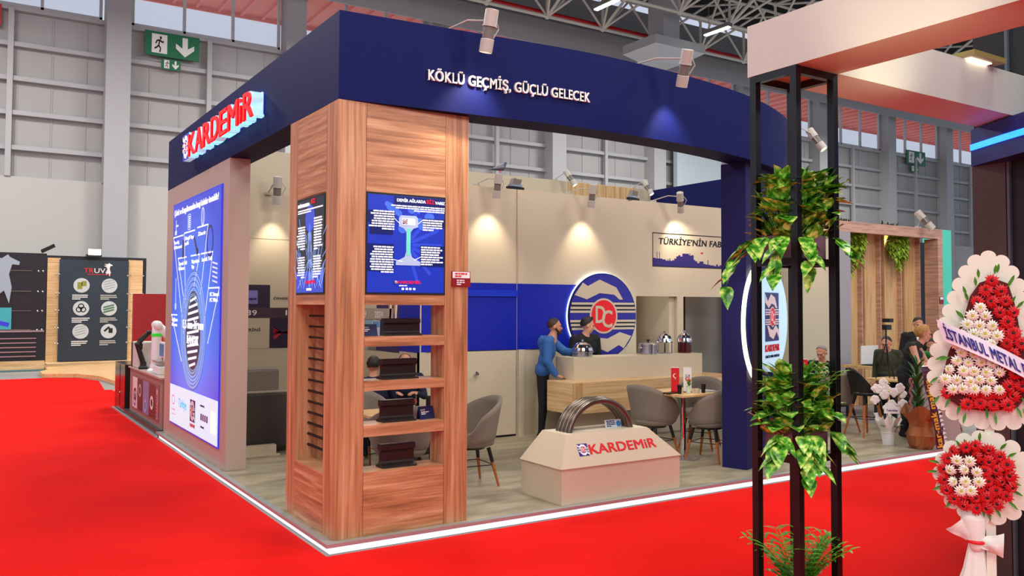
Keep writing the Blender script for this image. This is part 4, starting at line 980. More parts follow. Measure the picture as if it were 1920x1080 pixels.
    cap(H((0, -.088, .018)), H((0, -.108, -.018)), .009, .014, SK); ell(H((0, -.084, .035)), (.05, .014, .012), SK, HR)
    for s in (-1, 1): ell(H((s*.078, .012, -.002)), (.012, .02, .03), SK, HR); ell(H((s*.035, -.06, -.012)), (.026, .024, .022), SK, HR)
    ell(H((0, -.083, -.050)), (.026, .014, .012), SK, HR)
    m = MB()
    for p in P:
        if p[0] == 'c': m.add(capsule(*p[1:5]))
        else:
            e = MB().sph((0, 0, 0), tuple(p[2]), 16, 12); M4 = Matrix.Translation(p[1]) @ (p[3].to_4x4() if p[3] else Matrix.Identity(4)); m.add(e.xf(M4))
    me = bpy.data.meshes.new('tmp'); me.from_pydata([tuple(v) for v in m.v], [], m.f); o = bpy.data.objects.new('tmp', me); C.objects.link(o)
    md = o.modifiers.new('r', 'REMESH'); md.mode = 'VOXEL'; md.voxel_size = vox
    sm = o.modifiers.new('s', 'SMOOTH'); sm.factor = .5; sm.iterations = 2
    dg = bpy.context.evaluated_depsgraph_get(); me2 = bpy.data.meshes.new_from_object(o.evaluated_get(dg)); bpy.data.objects.remove(o)
    n = len(me2.polygons); cen = np.empty(n*3); me2.polygons.foreach_get('center', cen); cen = cen.reshape(-1, 3)
    best = np.full(n, 1e9); mi = np.zeros(n, dtype=np.int32)
    for p in P:
        if p[0] == 'c':
            a = np.array(p[1]); b = np.array(p[2]); ab = b-a; t_ = np.clip(((cen-a)@ab)/(ab@ab+1e-9), 0, 1); d = np.linalg.norm(cen-a-t_[:, None]*ab, axis=1)-(p[3]+(p[4]-p[3])*t_)
        else:
            q = cen-np.array(p[1])
            if p[3]: q = q @ np.array(p[3])
            r = np.array(p[2]); k = np.linalg.norm(q/r, axis=1); d = (k-1)*r.min()
        w_ = d < best; best[w_] = d[w_]; mi[w_] = p[5]
    for q in (top, bottom, skin, shoe): me2.materials.append(q)
    me2.polygons.foreach_set('material_index', mi); me2.polygons.foreach_set('use_smooth', [True]*n); me2.update()
    body = bpy.data.objects.new('person', me2); C.objects.link(body); body.location = loc; body.rotation_euler = (0, 0, rz)
    tag(body, label, 'person')
    def part(name, mb, mt): return mb.xf(HM).build(name, mt, body, smooth=True, local=True)
    h = MB()
    N, Mr = 24, 14          # hair as an open shell over the skull; the hairline drops from forehead to nape
    vol = {'short': .005, 'quiff': .014, 'bob': .02, 'balding': .006}[hairstyle]
    for i in range(Mr+1):
        for k in range(N):
            th = 2*math.pi*k/N; back = (1-math.cos(th+math.pi/2+math.pi))/2   # 0 in front (-Y) .. 1 behind
            back = (1+math.sin(th))/2
            mx = math.radians(34+ (84 if hairstyle != 'bob' else 100)*min(1, back*1.25)**1.0) if hairstyle != 'balding' else math.radians(30+95*back)
            ph = mx*i/Mr
            q = 1+.10*max(0, math.cos(ph))*(1 if hairstyle == 'quiff' else .2)*(1-back)
            jit = 1+.03*math.sin(7*th+i)*(i > 2)
            h.v.append(Vector(((.077+vol)*jit*math.sin(ph)*math.cos(th), .012+(.095+vol)*math.sin(ph)*math.sin(th), .032+(.094+vol)*math.cos(ph)*q)))
    for i in range(Mr):
        for k in range(N): h.face((i+1)*N+k, (i+1)*N+(k+1) % N, i*N+(k+1) % N, i*N+k)
    if hairstyle == 'quiff': h.add(capsule((-.035, -.035, .125), (.04, -.045, .128), .022, .018))
    if hairstyle == 'bob': h.add(MB().sph((0, .09, .06), (.04, .035, .04), 10, 8))
    part('hair', h, hair)
    e = MB()
    for s in (-1, 1): e.sph((s*.031, -.083, .012), (.010, .007, .006), 8, 6)
    part('eye', e, M_eye)
    e = MB()
    for s in (-1, 1): e.add(capsule((s*.016, -.094, .033), (s*.048, -.084, .034), .004, .003, 6))
    part('eyebrow', e, hair)
    part('mouth', MB().sph((0, -.094, -.050), (.020, .008, .006), 10, 6), M_lip)
    if beard:
        b = MB(); b.sph((0, -.050, -.072), (.050, .052, .040), 14, 10); b.add(capsule((-.07, -.005, -.02), (-.04, -.055, -.07), .014, .02)); b.add(capsule((.07, -.005, -.02), (.04, -.055, -.07), .014, .02)); b.add(capsule((-.022, -.094, -.036), (.022, -.094, -.036), .008, .008))
        part('beard', b, hair)
    if lapel:
        c = MB(); c.poly([chest+Vector(v) for v in ((-.045, -.118, .12), (.045, -.118, .12), (.0, -.130, -.08))]); c.build('shirt_front', lapel, body, local=True)
    return body
def stand(s=1.0, **k):
    J = dict(pel=(0, 0, .95), chest=(0, 0, 1.27), neck=(0, .01, 1.46), head=(0, -.015, 1.60), shR=(-.19, 0, 1.405), shL=(.19, 0, 1.405), elR=(-.24, .02, 1.13), elL=(.24, .02, 1.13), wrR=(-.24, -.08, .89), wrL=(.24, -.08, .89),
             hdR=(-.235, -.11, .81), hdL=(.235, -.11, .81), hipR=(-.095, 0, .91), hipL=(.095, 0, .91), knR=(-.1, -.02, .50), knL=(.1, -.02, .50), anR=(-.1, .02, .09), anL=(.1, .02, .09), toR=(-.11, -.14, .036), toL=(.11, -.14, .036))
    J.update(k); return {a: tuple(c*s for c in b) for a, b in J.items()}
def sit(lean=0, **k):
    J = dict(pel=(0, 0, .52), chest=(0, -lean*.6, .83), neck=(0, -lean, 1.01), head=(0, -lean*1.25-.02, 1.15), shR=(-.19, -lean*.85, .96), shL=(.19, -lean*.85, .96), elR=(-.25, -lean-.08, .72), elL=(.25, -lean-.08, .72), wrR=(-.14, -lean-.28, .78), wrL=(.14, -lean-.28, .78),
             hdR=(-.08, -lean-.34, .79), hdL=(.08, -lean-.34, .79), hipR=(-.09, -.02, .50), hipL=(.09, -.02, .50), knR=(-.12, -.42, .50), knL=(.12, -.42, .50), anR=(-.12, -.40, .09), anL=(.12, -.40, .09), toR=(-.12, -.55, .036), toL=(.12, -.55, .036))
    J.update(k); return J
# bearded man in blue at the end of the bar, right hand on the oak ledge, left forearm on the counter
person('bearded man in a blue jacket leaning on the left end of the bar', (4.47, 3.47, PZ), math.radians(52),
       stand(.99, chest=(0, -.07, 1.27), neck=(0, -.13, 1.46), head=(.0, -.17, 1.60), shR=(-.215, -.09, 1.39), shL=(.215, -.11, 1.39), elR=(-.27, -.08, 1.12), wrR=(-.24, -.20, .92), hdR=(-.21, -.28, .905), elL=(.22, -.30, 1.24), wrL=(.08, -.50, 1.225), hdL=(.02, -.56, 1.225), knR=(-.1, .0, .5)),
       M_denim, M_blkc, hair=M_hairb, beard=True, bulk=1.42, look=math.radians(12), tilt=.05, grip=(.15, .3))
person('young man in black behind the bar, in front of the emblem', (5.32, 3.58, PZ), math.radians(8),
       stand(1.0, shR=(-.225, 0, 1.39), shL=(.225, 0, 1.39), elR=(-.28, .0, 1.12), elL=(.28, .0, 1.12), head=(0, -.05, 1.59), wrR=(-.15, -.22, 1.02), hdR=(-.12, -.28, .98), wrL=(.15, -.22, 1.02), hdL=(.12, -.28, .98)), M_blkc, M_blkc, hair=M_hair, bulk=1.3, hairstyle='quiff', look=math.radians(56), tilt=.2, skin=M_skin2)
person('dark-haired visitor in navy seen from behind through the column shelves', (1.60, 2.92, PZ), math.radians(150), sit(.06), M_navc, M_navc, hair=M_hair, tilt=.1)
person('visitor with grey receding hair facing the aisle, half hidden behind the second rail sample', (2.33, 3.55, PZ), math.radians(-25), sit(.1), M_navc, M_navc, hair=M_greyh, hairstyle='balding')
person('visitor in navy mostly hidden behind the walnut column, beside the dark sofa', (1.07, 3.6, PZ), math.radians(60), sit(.0), M_navc, M_navc, hair=M_greyh, hairstyle='short')
person('seated man in a black jacket with short grey hair writing at the round table', (9.22, 2.28, PZ), math.radians(-68),
       sit(.16, wrR=(-.16, -.50, .86), hdR=(-.12, -.57, .86), wrL=(.12, -.46, .86), hdL=(.08, -.53, .86)), M_blkc, M_blkc, hair=M_greyh, hairstyle='balding', tilt=.45, look=-.15, bulk=1.25)
person('fair-haired woman in a sleeveless black dress leaning on the pale counter', (9.06, .80, PZ), math.radians(22),
       stand(.97, chest=(0, -.10, 1.24), neck=(0, -.20, 1.42), head=(.02, -.26, 1.545), shR=(-.17, -.14, 1.37), shL=(.17, -.14, 1.37), elR=(-.22, -.22, 1.12), wrR=(-.05, -.34, 1.10), hdR=(.03, -.38, 1.10), elL=(.22, -.26, 1.12), wrL=(.12, -.42, 1.10), hdL=(.05, -.46, 1.10)), M_blkc, M_blkc, skin=M_skin, hair=M_blond, hairstyle='bob', sleeves=False, look=.35, tilt=.2, female=True)
person('standing man in a dark suit and white shirt in front of the oak fins', (11.55, 2.15, .02), math.radians(-40),
       stand(1.04, head=(0, -.07, 1.60), wrR=(-.12, -.28, 1.1), hdR=(-.08, -.34, 1.12), wrL=(.12, -.28, 1.1), hdL=(.08, -.34, 1.12)), M_blkc, M_blkc, hair=M_hair, tilt=.45, lapel=M_wht, bulk=1.15)
person('person in a green shirt bending forward, partly hidden by the flower stand', (9.97, .80, .02), math.radians(-75),
       stand(.94, chest=(0, -.16, 1.20), neck=(0, -.30, 1.36), head=(0, -.38, 1.47), shR=(-.19, -.22, 1.32), shL=(.19, -.22, 1.32), elR=(-.22, -.36, 1.08), wrR=(-.15, -.52, 1.0), hdR=(-.12, -.58, .98), elL=(.22, -.36, 1.08), wrL=(.15, -.52, 1.0), hdL=(.12, -.58, .98)), M_grnc, M_navc, hair=M_hair, tilt=.5)
person('dark-haired person in a camouflage green top behind the fair-haired woman', (10.25, 1.85, .02), math.radians(-70),
       stand(.86, head=(0, -.1, 1.58)), mat('olive_cloth', '2e3322', .85, var=.4, vscale=20), M_blkc, hair=M_hair, tilt=.35)

# ------------------------------------------------------------------ arm spotlights
def spotlight(base, head, target, label, power, s=1.0, angle=52, wall=None):
    """base: foot of the arm, head: lamp centre, target: what it is aimed at"""
    base, head, target = Vector(base), Vector(head), Vector(target)
    t = thing('spotlight', label, 'spotlight', tuple(base), 'arm spotlights of the stand')
    d = (target-head).normalized(); q = d.to_track_quat('Z', 'Y').to_matrix().to_4x4(); M = Matrix.Translation(head) @ q
    MB().lathe([(.052*s, -.16*s), (.055*s, -.155*s), (.055*s, -.03*s), (.06*s, -.03*s), (.06*s, -.02*s), (.01, -.02*s)], 24).xf(M).build('rear_housing', M_lamp, t)
    MB().lathe([(.048*s, -.02*s), (.048*s, .08*s), (.01, .08*s)], 24).xf(M).build('grille', M_lampg, t)
    MB().lathe([(.053*s, .08*s), (.056*s, .085*s), (.056*s, .19*s), (.05*s, .19*s), (.05*s, .17*s), (.01, .17*s)], 24).xf(M).build('front_housing', M_lamp, t)
    MB().lathe([(.048*s, .170*s), (.01, .176*s)], 20).xf(M).build('lens', M_lens, t)
    side = (M.to_3x3() @ Vector((1, 0, 0))); k0 = head+side*.062*s; arm = head-d*.08*s-side*.06*s
    up = base+Vector((0, 0, .03)); mid = base.lerp(head, .55)+Vector((0, 0, .10*s))
    MB().tube([base, up, mid, arm], .008*s, 8).build('arm', M_lamp, t)
    MB().tube([arm, arm+d*.06*s-side*.04*s, head+d*.07*s-side*.055*s], .007*s, 8).build('bracket', M_lamp, t)
    MB().box(base.x-.04*s, base.y-.03*s, base.z, base.x+.04*s, base.y+.03*s, base.z+.03*s).build('foot', M_lamp, t)
    if power: spot(tuple(head+d*.21*s), tuple(target), power, angle)
spotlight((1.02, .12, FZ1), (1.22, -.36, 4.37), (1.17, -.10, 3.3), 'large spotlight on the header above the slogan', 75, 1.05, 84)
spotlight((3.12, .12, FZ1), (3.42, -.48, 4.36), (3.55, -.05, 3.3), 'large spotlight on the header right of the slogan', 60, 1.05, 84)
spotlight((3.60, 3.9, 3.69), (3.76, 3.58, 3.68), (3.78, 3.86, 2.4), 'spotlight at the left of the store wall, above the blue door, with a pigeon', 44, 1, 84)
spotlight((5.25, 3.9, 3.69), (5.45, 3.58, 3.66), (5.5, 3.86, 2.4), 'spotlight on the store wall above the round emblem', 44, 1, 84)
spotlight((6.98, 3.9, 3.69), (7.22, 3.52, 3.68), (7.6, 3.86, 2.8), 'spotlight on the store wall above the skyline print', 46, 1, 96)
spotlight((7.15, 6.9, 4.43), (7.28, 6.6, 4.46), (7.5, 6.3, 3.9), 'spotlight on the rear wall left of the wood panel', 10, 1)
spotlight((9.15, 6.9, 4.43), (9.27, 6.6, 4.43), (9.4, 6.3, 3.9), 'spotlight on the rear wall right of the wood panel', 10, 1)
spotlight((1.5, 6.86, 3.72), (1.55, 6.55, 3.78), (1.6, 6.86, 2.4), 'spotlight seen through the left opening above the printed squares', 45, 1.25, 70)
spotlight((6.70, 1.12, FZ1), (7.17, .86, 4.27), (7.35, .45, 3.6), 'spotlight seen through the upper part of the plant frame', 8, 1.0)
MB().box(9.6, 2.85, 4.36, 9.9, 2.95, 4.43)
# warm room light of the stand: added bare beams behind the header, no fixtures
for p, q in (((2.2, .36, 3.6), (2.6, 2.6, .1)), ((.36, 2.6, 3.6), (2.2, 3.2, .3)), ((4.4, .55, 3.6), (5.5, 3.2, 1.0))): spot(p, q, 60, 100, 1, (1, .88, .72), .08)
# flood lamps lying on top of the store room
def flood(x, y, z, rz, label):
    t = thing('flood_lamp', label, 'flood lamp', (x, y, z), 'flood lamps on the store room roof'); t.rotation_euler = (0, 0, rz)
    MB().box(-.10, -.05, .04, .10, .05, .07).build('driver', M_steel, t, local=True); m = MB(); m.prism([(-.09, .07), (.07, .07), (.10, .15), (-.05, .16)], -.04, .04); m.place((0, 0, 0), (1, 0, 0), (0, 0, 1), (0, -1, 0)).build('body', M_lampg, t, local=True)
    MB().tube([(-.14, 0, 0), (-.08, 0, .08), (0, 0, .17), (.07, 0, .1), (.13, 0, 0)], .008, 6).build('bracket', M_black, t, local=True); MB().box(-.15, -.03, 0, .15, .03, .04).build('foot', M_black, t, local=True)
flood(4.27, 3.91, 3.69, .1, 'small dark flood lamp on the store wall beside the pigeon'); flood(6.55, 3.91, 3.69, .3, 'small flood lamp with cable on the store wall near the wood panel')
# pigeon
t = thing('pigeon', 'grey pigeon perched on the leftmost spotlight of the store wall', 'pigeon', (3.80, 3.60, 3.86))
b = MB()
for p0, p1, r0_, r1_ in (((-.09, 0, .045), (.04, 0, .075), .022, .045), ((.04, 0, .075), (.085, 0, .115), .04, .025), ((.085, 0, .115), (.10, 0, .145), .02, .021), ((.11, 0, .145), (.135, 0, .14), .006, .002), ((-.09, 0, .045), (-.17, 0, .03), .018, .006)):
    b.add(capsule(p0, p1, r0_, r1_))
b.build('body', mat('pigeon_grey', '4c5160', .6), t, smooth=True, local=True)
MB().add(capsule((-.12, .03, .045), (.03, .04, .075), .008, .026)).add(capsule((-.12, -.03, .045), (.03, -.04, .075), .008, .026)).build('wing', mat('pigeon_wing', '6e7482', .6), t, smooth=True, local=True)
for s in (-.018, .018): MB().tube([(.01, s, .04), (.012, s, 0)], .004, 6).build('leg', M_er, t, local=True)

# ------------------------------------------------------------------ leaves and plants
M_poth = mat('pothos_leaf', '4f9a26', .35); nt = M_poth.node_tree; b_ = nt.nodes['Principled BSDF']
tc = nt.nodes.new('ShaderNodeTexCoord'); nz = nt.nodes.new('ShaderNodeTexNoise'); nz.inputs['Scale'].default_value = 26; nz.inputs['Detail'].default_value = 3
rp_ = nt.nodes.new('ShaderNodeValToRGB'); e = rp_.color_ramp.elements; e[0].position = .38; e[0].color = lin('2c7018'); e[1].position = .64; e[1].color = lin('dcee7c'); k_ = e.new(.50); k_.color = lin('62b42c')
nt.links.new(tc.outputs['Object'], nz.inputs['Vector']); nt.links.new(nz.outputs['Fac'], rp_.inputs[0]); nt.links.new(rp_.outputs[0], b_.inputs['Base Color'])
M_bright = mat('bright_leaf', '62a81e', .4, var=.4, vscale=18)
def leaf(m, p, d, L, W, up=Vector((0, 0, 1)), droop=.35, heart=True):
    d = d.normalized(); s_ = d.cross(up)
    if s_.length < .1: s_ = Vector((1, 0, 0))
    s_.normalize(); n_ = s_.cross(d)
    prof = [(0, .02), (.1, .75), (.3, 1), (.55, .85), (.8, .42), (1, 0)] if heart else [(0, .1), (.2, .7), (.45, 1), (.7, .75), (.9, .3), (1, 0)]
    b = len(m.v)
    for t_, w_ in prof:
        c = p+d*L*t_-Vector((0, 0, 1))*droop*L*t_*t_
        m.v += [c-s_*W*w_+n_*W*.22*w_, c, c+s_*W*w_+n_*W*.22*w_]
    for i in range(len(prof)-1):
        q = b+i*3; m.face(q, q+1, q+4, q+3); m.face(q+1, q+2, q+5, q+4)
def bush(c, n, rad, hgt, L, seed, trail=0):
    R = random.Random(seed); m = MB(); c = Vector(c)
    for i in range(n):
        a = R.uniform(0, 2*math.pi); f = R.random(); h_ = hgt*f**.8; r_ = rad*math.sqrt(R.random())*(1-.3*f)
        p = c+Vector((r_*math.cos(a)*.8, r_*math.sin(a)*.8, h_)); el = R.uniform(-.25, 1.25)
        d = Vector((math.cos(a+R.uniform(-.6, .6))*math.cos(el), math.sin(a+R.uniform(-.6, .6))*math.cos(el), math.sin(el)))
        m.tube([c+Vector((r_*.3*math.cos(a), r_*.3*math.sin(a), 0)), p], .0018, 4, cap=False)
        leaf(m, p, d, L*R.uniform(.7, 1.15), L*R.uniform(.34, .46), droop=.15)
    for (a, ln, dn) in ([] if not trail else trail):
        pts = []; 
        for i in range(10):
            f = i/9; pts.append(c+Vector((math.cos(a)*(rad*.8+ln*f), math.sin(a)*(rad*.8+ln*f), .02-dn*f*f)))
        m.tube(pts, .003, 5, cap=False)
        for i in range(1, 10):
            d = Vector((math.cos(a+R.uniform(-1.2, 1.2)), math.sin(a+R.uniform(-1.2, 1.2)), -.5)); leaf(m, pts[i], d, L*.95, L*.33)
    return m
def fronds(c, n, L, seed, spread=.5):
    R = random.Random(seed); m = MB(); c = Vector(c)
    for i in range(n):
        a = R.uniform(0, 2*math.pi); sp_ = R.uniform(.1, spread); pts = []
        for k in range(12):
            f = k/11; pts.append(c+Vector((math.cos(a)*sp_*L*f*f*1.2+math.cos(a)*.02, math.sin(a)*sp_*L*f*f*1.2+math.sin(a)*.02, L*f*(1-.25*f*sp_))))
        m.tube(pts, .0025, 4, cap=False)
        for k in range(2, 12):
            t_ = (pts[min(k+1, 11)]-pts[k-1]).normalized(); s_ = t_.cross(Vector((math.cos(a), math.sin(a), 0)))
            if s_.length < .1: s_ = Vector((-math.sin(a), math.cos(a), 0))
            s_.normalize()
            for sg in (-1, 1): leaf(m, pts[k], t_*.6+s_*sg, L*.28*(1-.5*abs(k/11-.5)), .009, droop=.2, heart=False)
    return m
# plant frame (black steel tube tower)
FX0, FX1, FY0, FY1 = 1.38, 1.71, -3.44, -3.15
t = thing('plant_frame', 'tall black steel frame tower with planters in the right foreground', 'plant frame', ((FX0+FX1)/2, (FY0+FY1)/2, 0))
for x_ in (FX0, FX1):
    for y_ in (FY0, FY1): MB().box(x_-.022, y_-.022, 0, x_+.022, y_+.022, 3.35).build('post', M_black, t, bevel=.002)
for z in (3.328, 2.24, 1.13, .06):
    for q in ((FX0+.022, FY0-.02, FX1-.022, FY0+.02), (FX0+.022, FY1-.02, FX1-.022, FY1+.02), (FX0-.02, FY0+.022, FX0+.02, FY1-.022), (FX1-.02, FY0+.022, FX1+.02, FY1-.022)):
        MB().box(q[0], q[1], z-.02, q[2], q[3], z+.02).build('crossbar', M_black, t)
M_pl = mat('planter_mauve', '7c6470', .4); M_soil = mat('soil', '2a1c14', .9)
for (z, seed, n1, lab) in ((2.262, 3, 150, 'upper mauve planter with variegated climbing leaves in the black frame'), (1.152, 8, 150, 'middle mauve planter with mixed green leaves in the black frame'), (.082, 21, 60, 'lowest planter at the foot of the black frame, only leaf tips showing')):
    cx0, cy0 = (FX0+FX1)/2, (FY0+FY1)/2
    t = thing('planter', lab, 'planter', (cx0, cy0, z), 'planters in the black frame')
    MB().box(FX0+.03, FY0+.03, z, FX1-.03, FY1-.03, z+.14).build('pot', M_pl, t, bevel=.006); MB().box(FX0+.04, FY0+.04, z+.14, FX1-.04, FY1-.04, z+.145).build('soil', M_soil, t)
    if z > 2:
        bush((cx0-.08, cy0-.02, z+.10), 190, .21, .36, .125, seed, [(3.6, .16, .22), (3.0, .12, .10), (4.3, .10, .18), (2.6, .2, .28)]).build('foliage', M_poth, t)
        bush((cx0+.10, cy0-.06, z+.10), 110, .14, .38, .125, seed+1, [(4.9, .08, .1)]).build('foliage', M_poth, t); fronds((cx0+.12, cy0-.02, z+.2), 7, .3, 15, .5).build('long_leaves', M_bright, t)
    elif z > 1:
        bush((cx0-.08, cy0-.02, z+.10), 200, .21, .36, .125, seed, [(4.2, .08, .22), (3.6, .14, .12), (4.6, .04, .16)]).build('foliage', M_poth, t)
        bush((cx0+.09, cy0-.06, z+.10), 90, .14, .24, .12, seed+1, [(4.9, .05, .1)]).build('foliage', M_poth, t); fronds((cx0+.08, cy0-.02, z+.14), 14, .36, 5, .45).build('palm_fronds', M_bright, t)
    else:
        bush((cx0-.02, cy0, z+.13), 40, .16, .22, .12, seed).build('foliage', M_poth, t); fronds((cx0, cy0, z+.14), 26, .46, 6, .5).build('palm_fronds', M_bright, t)

# neighbour's beams carried by the frame
M_beam = mat('beam_cream', 'c4c4ba', .5)
t = thing('corner_beam', 'pale corner beam of the next stand, meeting on top of the black plant frame', 'beam', (1.55, -3.3, 3.35))
MB().box(1.36, -8.5, 3.352, 1.735, -3.11, 3.66).build('long_beam', M_beam, t); MB().box(1.735, -3.465, 3.352, 3.87, -3.11, 3.66).build('cross_beam', M_beam, t)
t = thing('beam_lamp', 'flat bright lamp fixed behind the pale corner beam', 'lamp', (3.3, -3.75, 3.72))
MB().box(3.05, -3.55, 3.665, 3.45, -3.25, 3.70).build('housing', mat('lamp_brass', '8c8048', .4), t); MB().box(3.10, -3.50, 3.66, 3.36, -3.30, 3.664).build('lens', M_lens, t)
spot((.55, -4.2, 3.0), (1.36, -4.15, 3.55), 24, 75, .9, (1, .9, .6), .03); spot((2.05, -4.1, 3.1), (2.1, -3.47, 3.5), 20, 80, .9, (1, .9, .6), .03)
t = thing('beam_spotlight', 'lamp washing the pale beam', 'spotlight', (.55, -4.2, 3.0)); bpy.data.objects.remove(t)
# dark tower of the next stand with a blue light line
t = thing('dark_tower', 'black wall tower of the neighbouring stand at the right frame edge', 'wall', (4.6, -4.5, 0))
MB().box(3.93, -8, 0, 6.5, -3.06, 4.6).build('core', M_blackm, t); MB().box(3.905, -3.30, 0.0, 3.93, -3.055, 3.2).build('brown_panel', mat('tower_brown', '4a3f38', .5), t)
MB().box(3.90, -3.33, 0, 3.93, -3.31, 4.6).build('edge_strip', mat('tower_grey', '4c5660', .5), t)
def band(z0, z1, off, name, m_):
    m = MB(); N = 16; P = []
    for i in range(N+1):
        a = i/N; P.append((3.9-.62*math.sin(a*math.pi/2)-off, -3.05-1.6*a-.0))
    Q = [(x_+.12, y_) for x_, y_ in P]; m.prism([*P, (3.9, -4.65), (3.9, -3.05)][::-1] if False else P+[(3.9, P[-1][1])], z0, z1); return m.build(name, m_, t)
t = thing('light_canopy', 'curved dark canopy with a bright blue light line at the right frame edge', 'canopy', (3.6, -3.9, 3.1))
band(3.06, 3.34, 0, 'canopy_body', mat('canopy_blue', '1c2a78', .4)); band(3.18, 3.225, .012, 'light_line', mat('blue_led', '2c8cff', .4, emit='2a86ff', es=2.4))

# ------------------------------------------------------------------ funeral-style congratulation wreath stand
wp = Vector((1.470, -4.447, 0)); vd = (Vector((-2.554, -6.587, 0))-wp).normalized(); wr_ = math.atan2(vd.x, -vd.y)     # turn so that local -Y looks at the aisle
W = thing('flower_stand', 'tall white scalloped flower stand with red and white gerberas and a ribbon', 'flower stand', tuple(wp)); W.rotation_euler = (0, 0, wr_)
S = 4.0/1597          # metres per measured unit on the boards
def wl_(px, py): return ((px-1840)*S, 1.975-(py-571)*S)       # local x, z
M_board = mat('wreath_board', 'e6ecd8', .6); M_gr = mat('gerbera_red', 'd3121a', .55, var=.12, vscale=40); M_gw2 = mat('gerbera_white', 'f6f3e2', .55); M_gc = mat('gerbera_dark_eye', '2c0508', .6); M_gy = mat('gerbera_yellow_eye', 'b8c040', .6)
def scallop(pts, r):
    out = []; P = [Vector(p) for p in pts]; N = len(P); per = [0]
    for i in range(N): per.append(per[-1]+(P[(i+1) % N]-P[i]).length)
    n = round(per[-1]/(2*r)); q = []
    for k in range(n):
        s_ = per[-1]*k/n; i = max(j for j in range(N) if per[j] <= s_+1e-9); f = (s_-per[i])/(per[i+1]-per[i]); q.append(P[i].lerp(P[(i+1) % N], f))
    for k in range(n):
        a, b = q[k], q[(k+1) % n]; c = (a+b)/2; d = (b-a)/2; nn = Vector((d.y, -d.x))
        for j in range(8): th = math.pi*j/8; out.append(tuple(c-d*math.cos(th)+nn*math.sin(th)*.85))
    return out
half = [(470, 12), (485, 30), (500, 40), (530, 52), (560, 62), (600, 76), (640, 88), (690, 96), (730, 92), (765, 70), (782, 40)]
up = [wl_(1842+w_, y) for y, w_ in half]+[wl_(1842-w_, y) for y, w_ in half[::-1]]     # clockwise seen from the front
def board(poly, y0, y1, name):
    m = MB(); m.prism(poly, y0, y1); m.v = [Vector((v.x, v.z, v.y)) for v in m.v]; return m.build(name, M_board, W, local=True)
board(scallop(up[::-1], 13*S), 0, .012, 'upper_board')
lc = wl_(1831, 882); board(scallop([(lc[0]+.192*math.cos(a*math.pi/16), lc[1]+.192*math.sin(a*math.pi/16)) for a in range(32)], 14*S), 0, .012, 'lower_board')
# gerbera flower meshes, shared
def gerbera(petals, r, seed):
    R = random.Random(seed); m = MB()
    for ringk, (rr2, lift, n_) in enumerate(((r, .004, petals), (r*.8, .010, petals-2), (r*.5, .014, petals//2))):
        for k in range(n_):
            a = 2*math.pi*(k+.5*(ringk % 2))/n_+R.uniform(-.08, .08); w_ = rr2*2.2/n_; c, s_ = math.cos(a), math.sin(a); L_ = rr2*R.uniform(.9, 1.08)
            def q(x, y, z): return (x*c-y*s_, -z, x*s_+y*c)
            m.poly([q(r*.12, -w_*.4, lift), q(L_*.6, -w_, lift+.006), q(L_, 0, lift-.002), q(L_*.6, w_, lift+.006), q(r*.12, w_*.4, lift)])
    return m
def eye(r): 
    return MB().sph((0, -.014, 0), (r, .006, r), 10, 6)
gr_m = [gerbera(14, 14.5*S, 1).build('red_gerbera', M_gr, W, local=True), gerbera(15, 14.5*S, 2).build('red_gerbera', M_gr, W, local=True)]
gw_m = [gerbera(14, 12.5*S, 3).build('white_gerbera', M_gw2, W, local=True), gerbera(13, 12.5*S, 4).build('white_gerbera', M_gw2, W, local=True)]
er_ = eye(3.4*S).build('flower_eye', M_gc, gr_m[0], local=True); ew_ = eye(3.6*S).build('flower_eye', M_gy, gw_m[0], local=True)
e2 = er_.copy(); C.objects.link(e2); e2.parent = gr_m[1]; e2 = ew_.copy(); C.objects.link(e2); e2.parent = gw_m[1]
used = set(); R = random.Random(12)
def flower(px, py, white, dome=.05):
    src = (gw_m if white else gr_m)[R.randrange(2)]; x_, z_ = wl_(px, py)
    if src.name in used:
        o = src.copy(); C.objects.link(o)
        for ch in [c for c in src.children if 'eye' in c.name][:1]: e_ = ch.copy(); C.objects.link(e_); e_.parent = o
    else: o = src; used.add(src.name)
    o.location = (x_, -dome, z_); o.rotation_euler = (R.uniform(-.35, .35), R.uniform(0, 6.28), R.uniform(-.35, .35)); k = R.uniform(.92, 1.1); o.scale = (k, 1, k)
def inpoly(p, poly):
    x_, y_ = p; c = False; j = len(poly)-1
    for i in range(len(poly)):
        (xi, yi), (xj, yj) = poly[i], poly[j]
        if (yi > y_) != (yj > y_) and x_ < (xj-xi)*(y_-yi)/(yj-yi)+xi: c = not c
        j = i
    return c
redp = [(1828, 520), (1850, 512), (1874, 522), (1884, 560), (1893, 620), (1903, 680), (1902, 722), (1885, 748), (1840, 758), (1795, 754), (1768, 736), (1763, 700), (1775, 650), (1800, 590), (1812, 545)]
whp = [(1822, 560), (1840, 566), (1850, 600), (1852, 655), (1856, 700), (1845, 714), (1800, 722), (1774, 712), (1774, 690), (1788, 640), (1800, 590)]
y_ = 516; row = 0
while y_ < 760:
    x_ = 1760+(11 if row % 2 else 0)
    while x_ < 1910:
        p = (x_+R.uniform(-2, 2), y_+R.uniform(-2, 2))
        if inpoly(p, redp) and not inpoly(p, [(1812, 556), (1846, 556), (1862, 700), (1850, 722), (1772, 726), (1766, 690)]): flower(p[0], p[1], False, .045)
        x_ += 22
    y_ += 19; row += 1
y_ = 565; row = 0
while y_ < 728:
    x_ = 1770+(9.5 if row % 2 else 0)
    while x_ < 1860:
        if inpoly((x_, y_), [(1816, 558), (1842, 558), (1856, 605), (1862, 722), (1768, 722), (1768, 690), (1790, 620)]): flower(x_+R.uniform(-2, 2), y_+R.uniform(-2, 2), True, .06)
        x_ += 19
    y_ += 17; row += 1
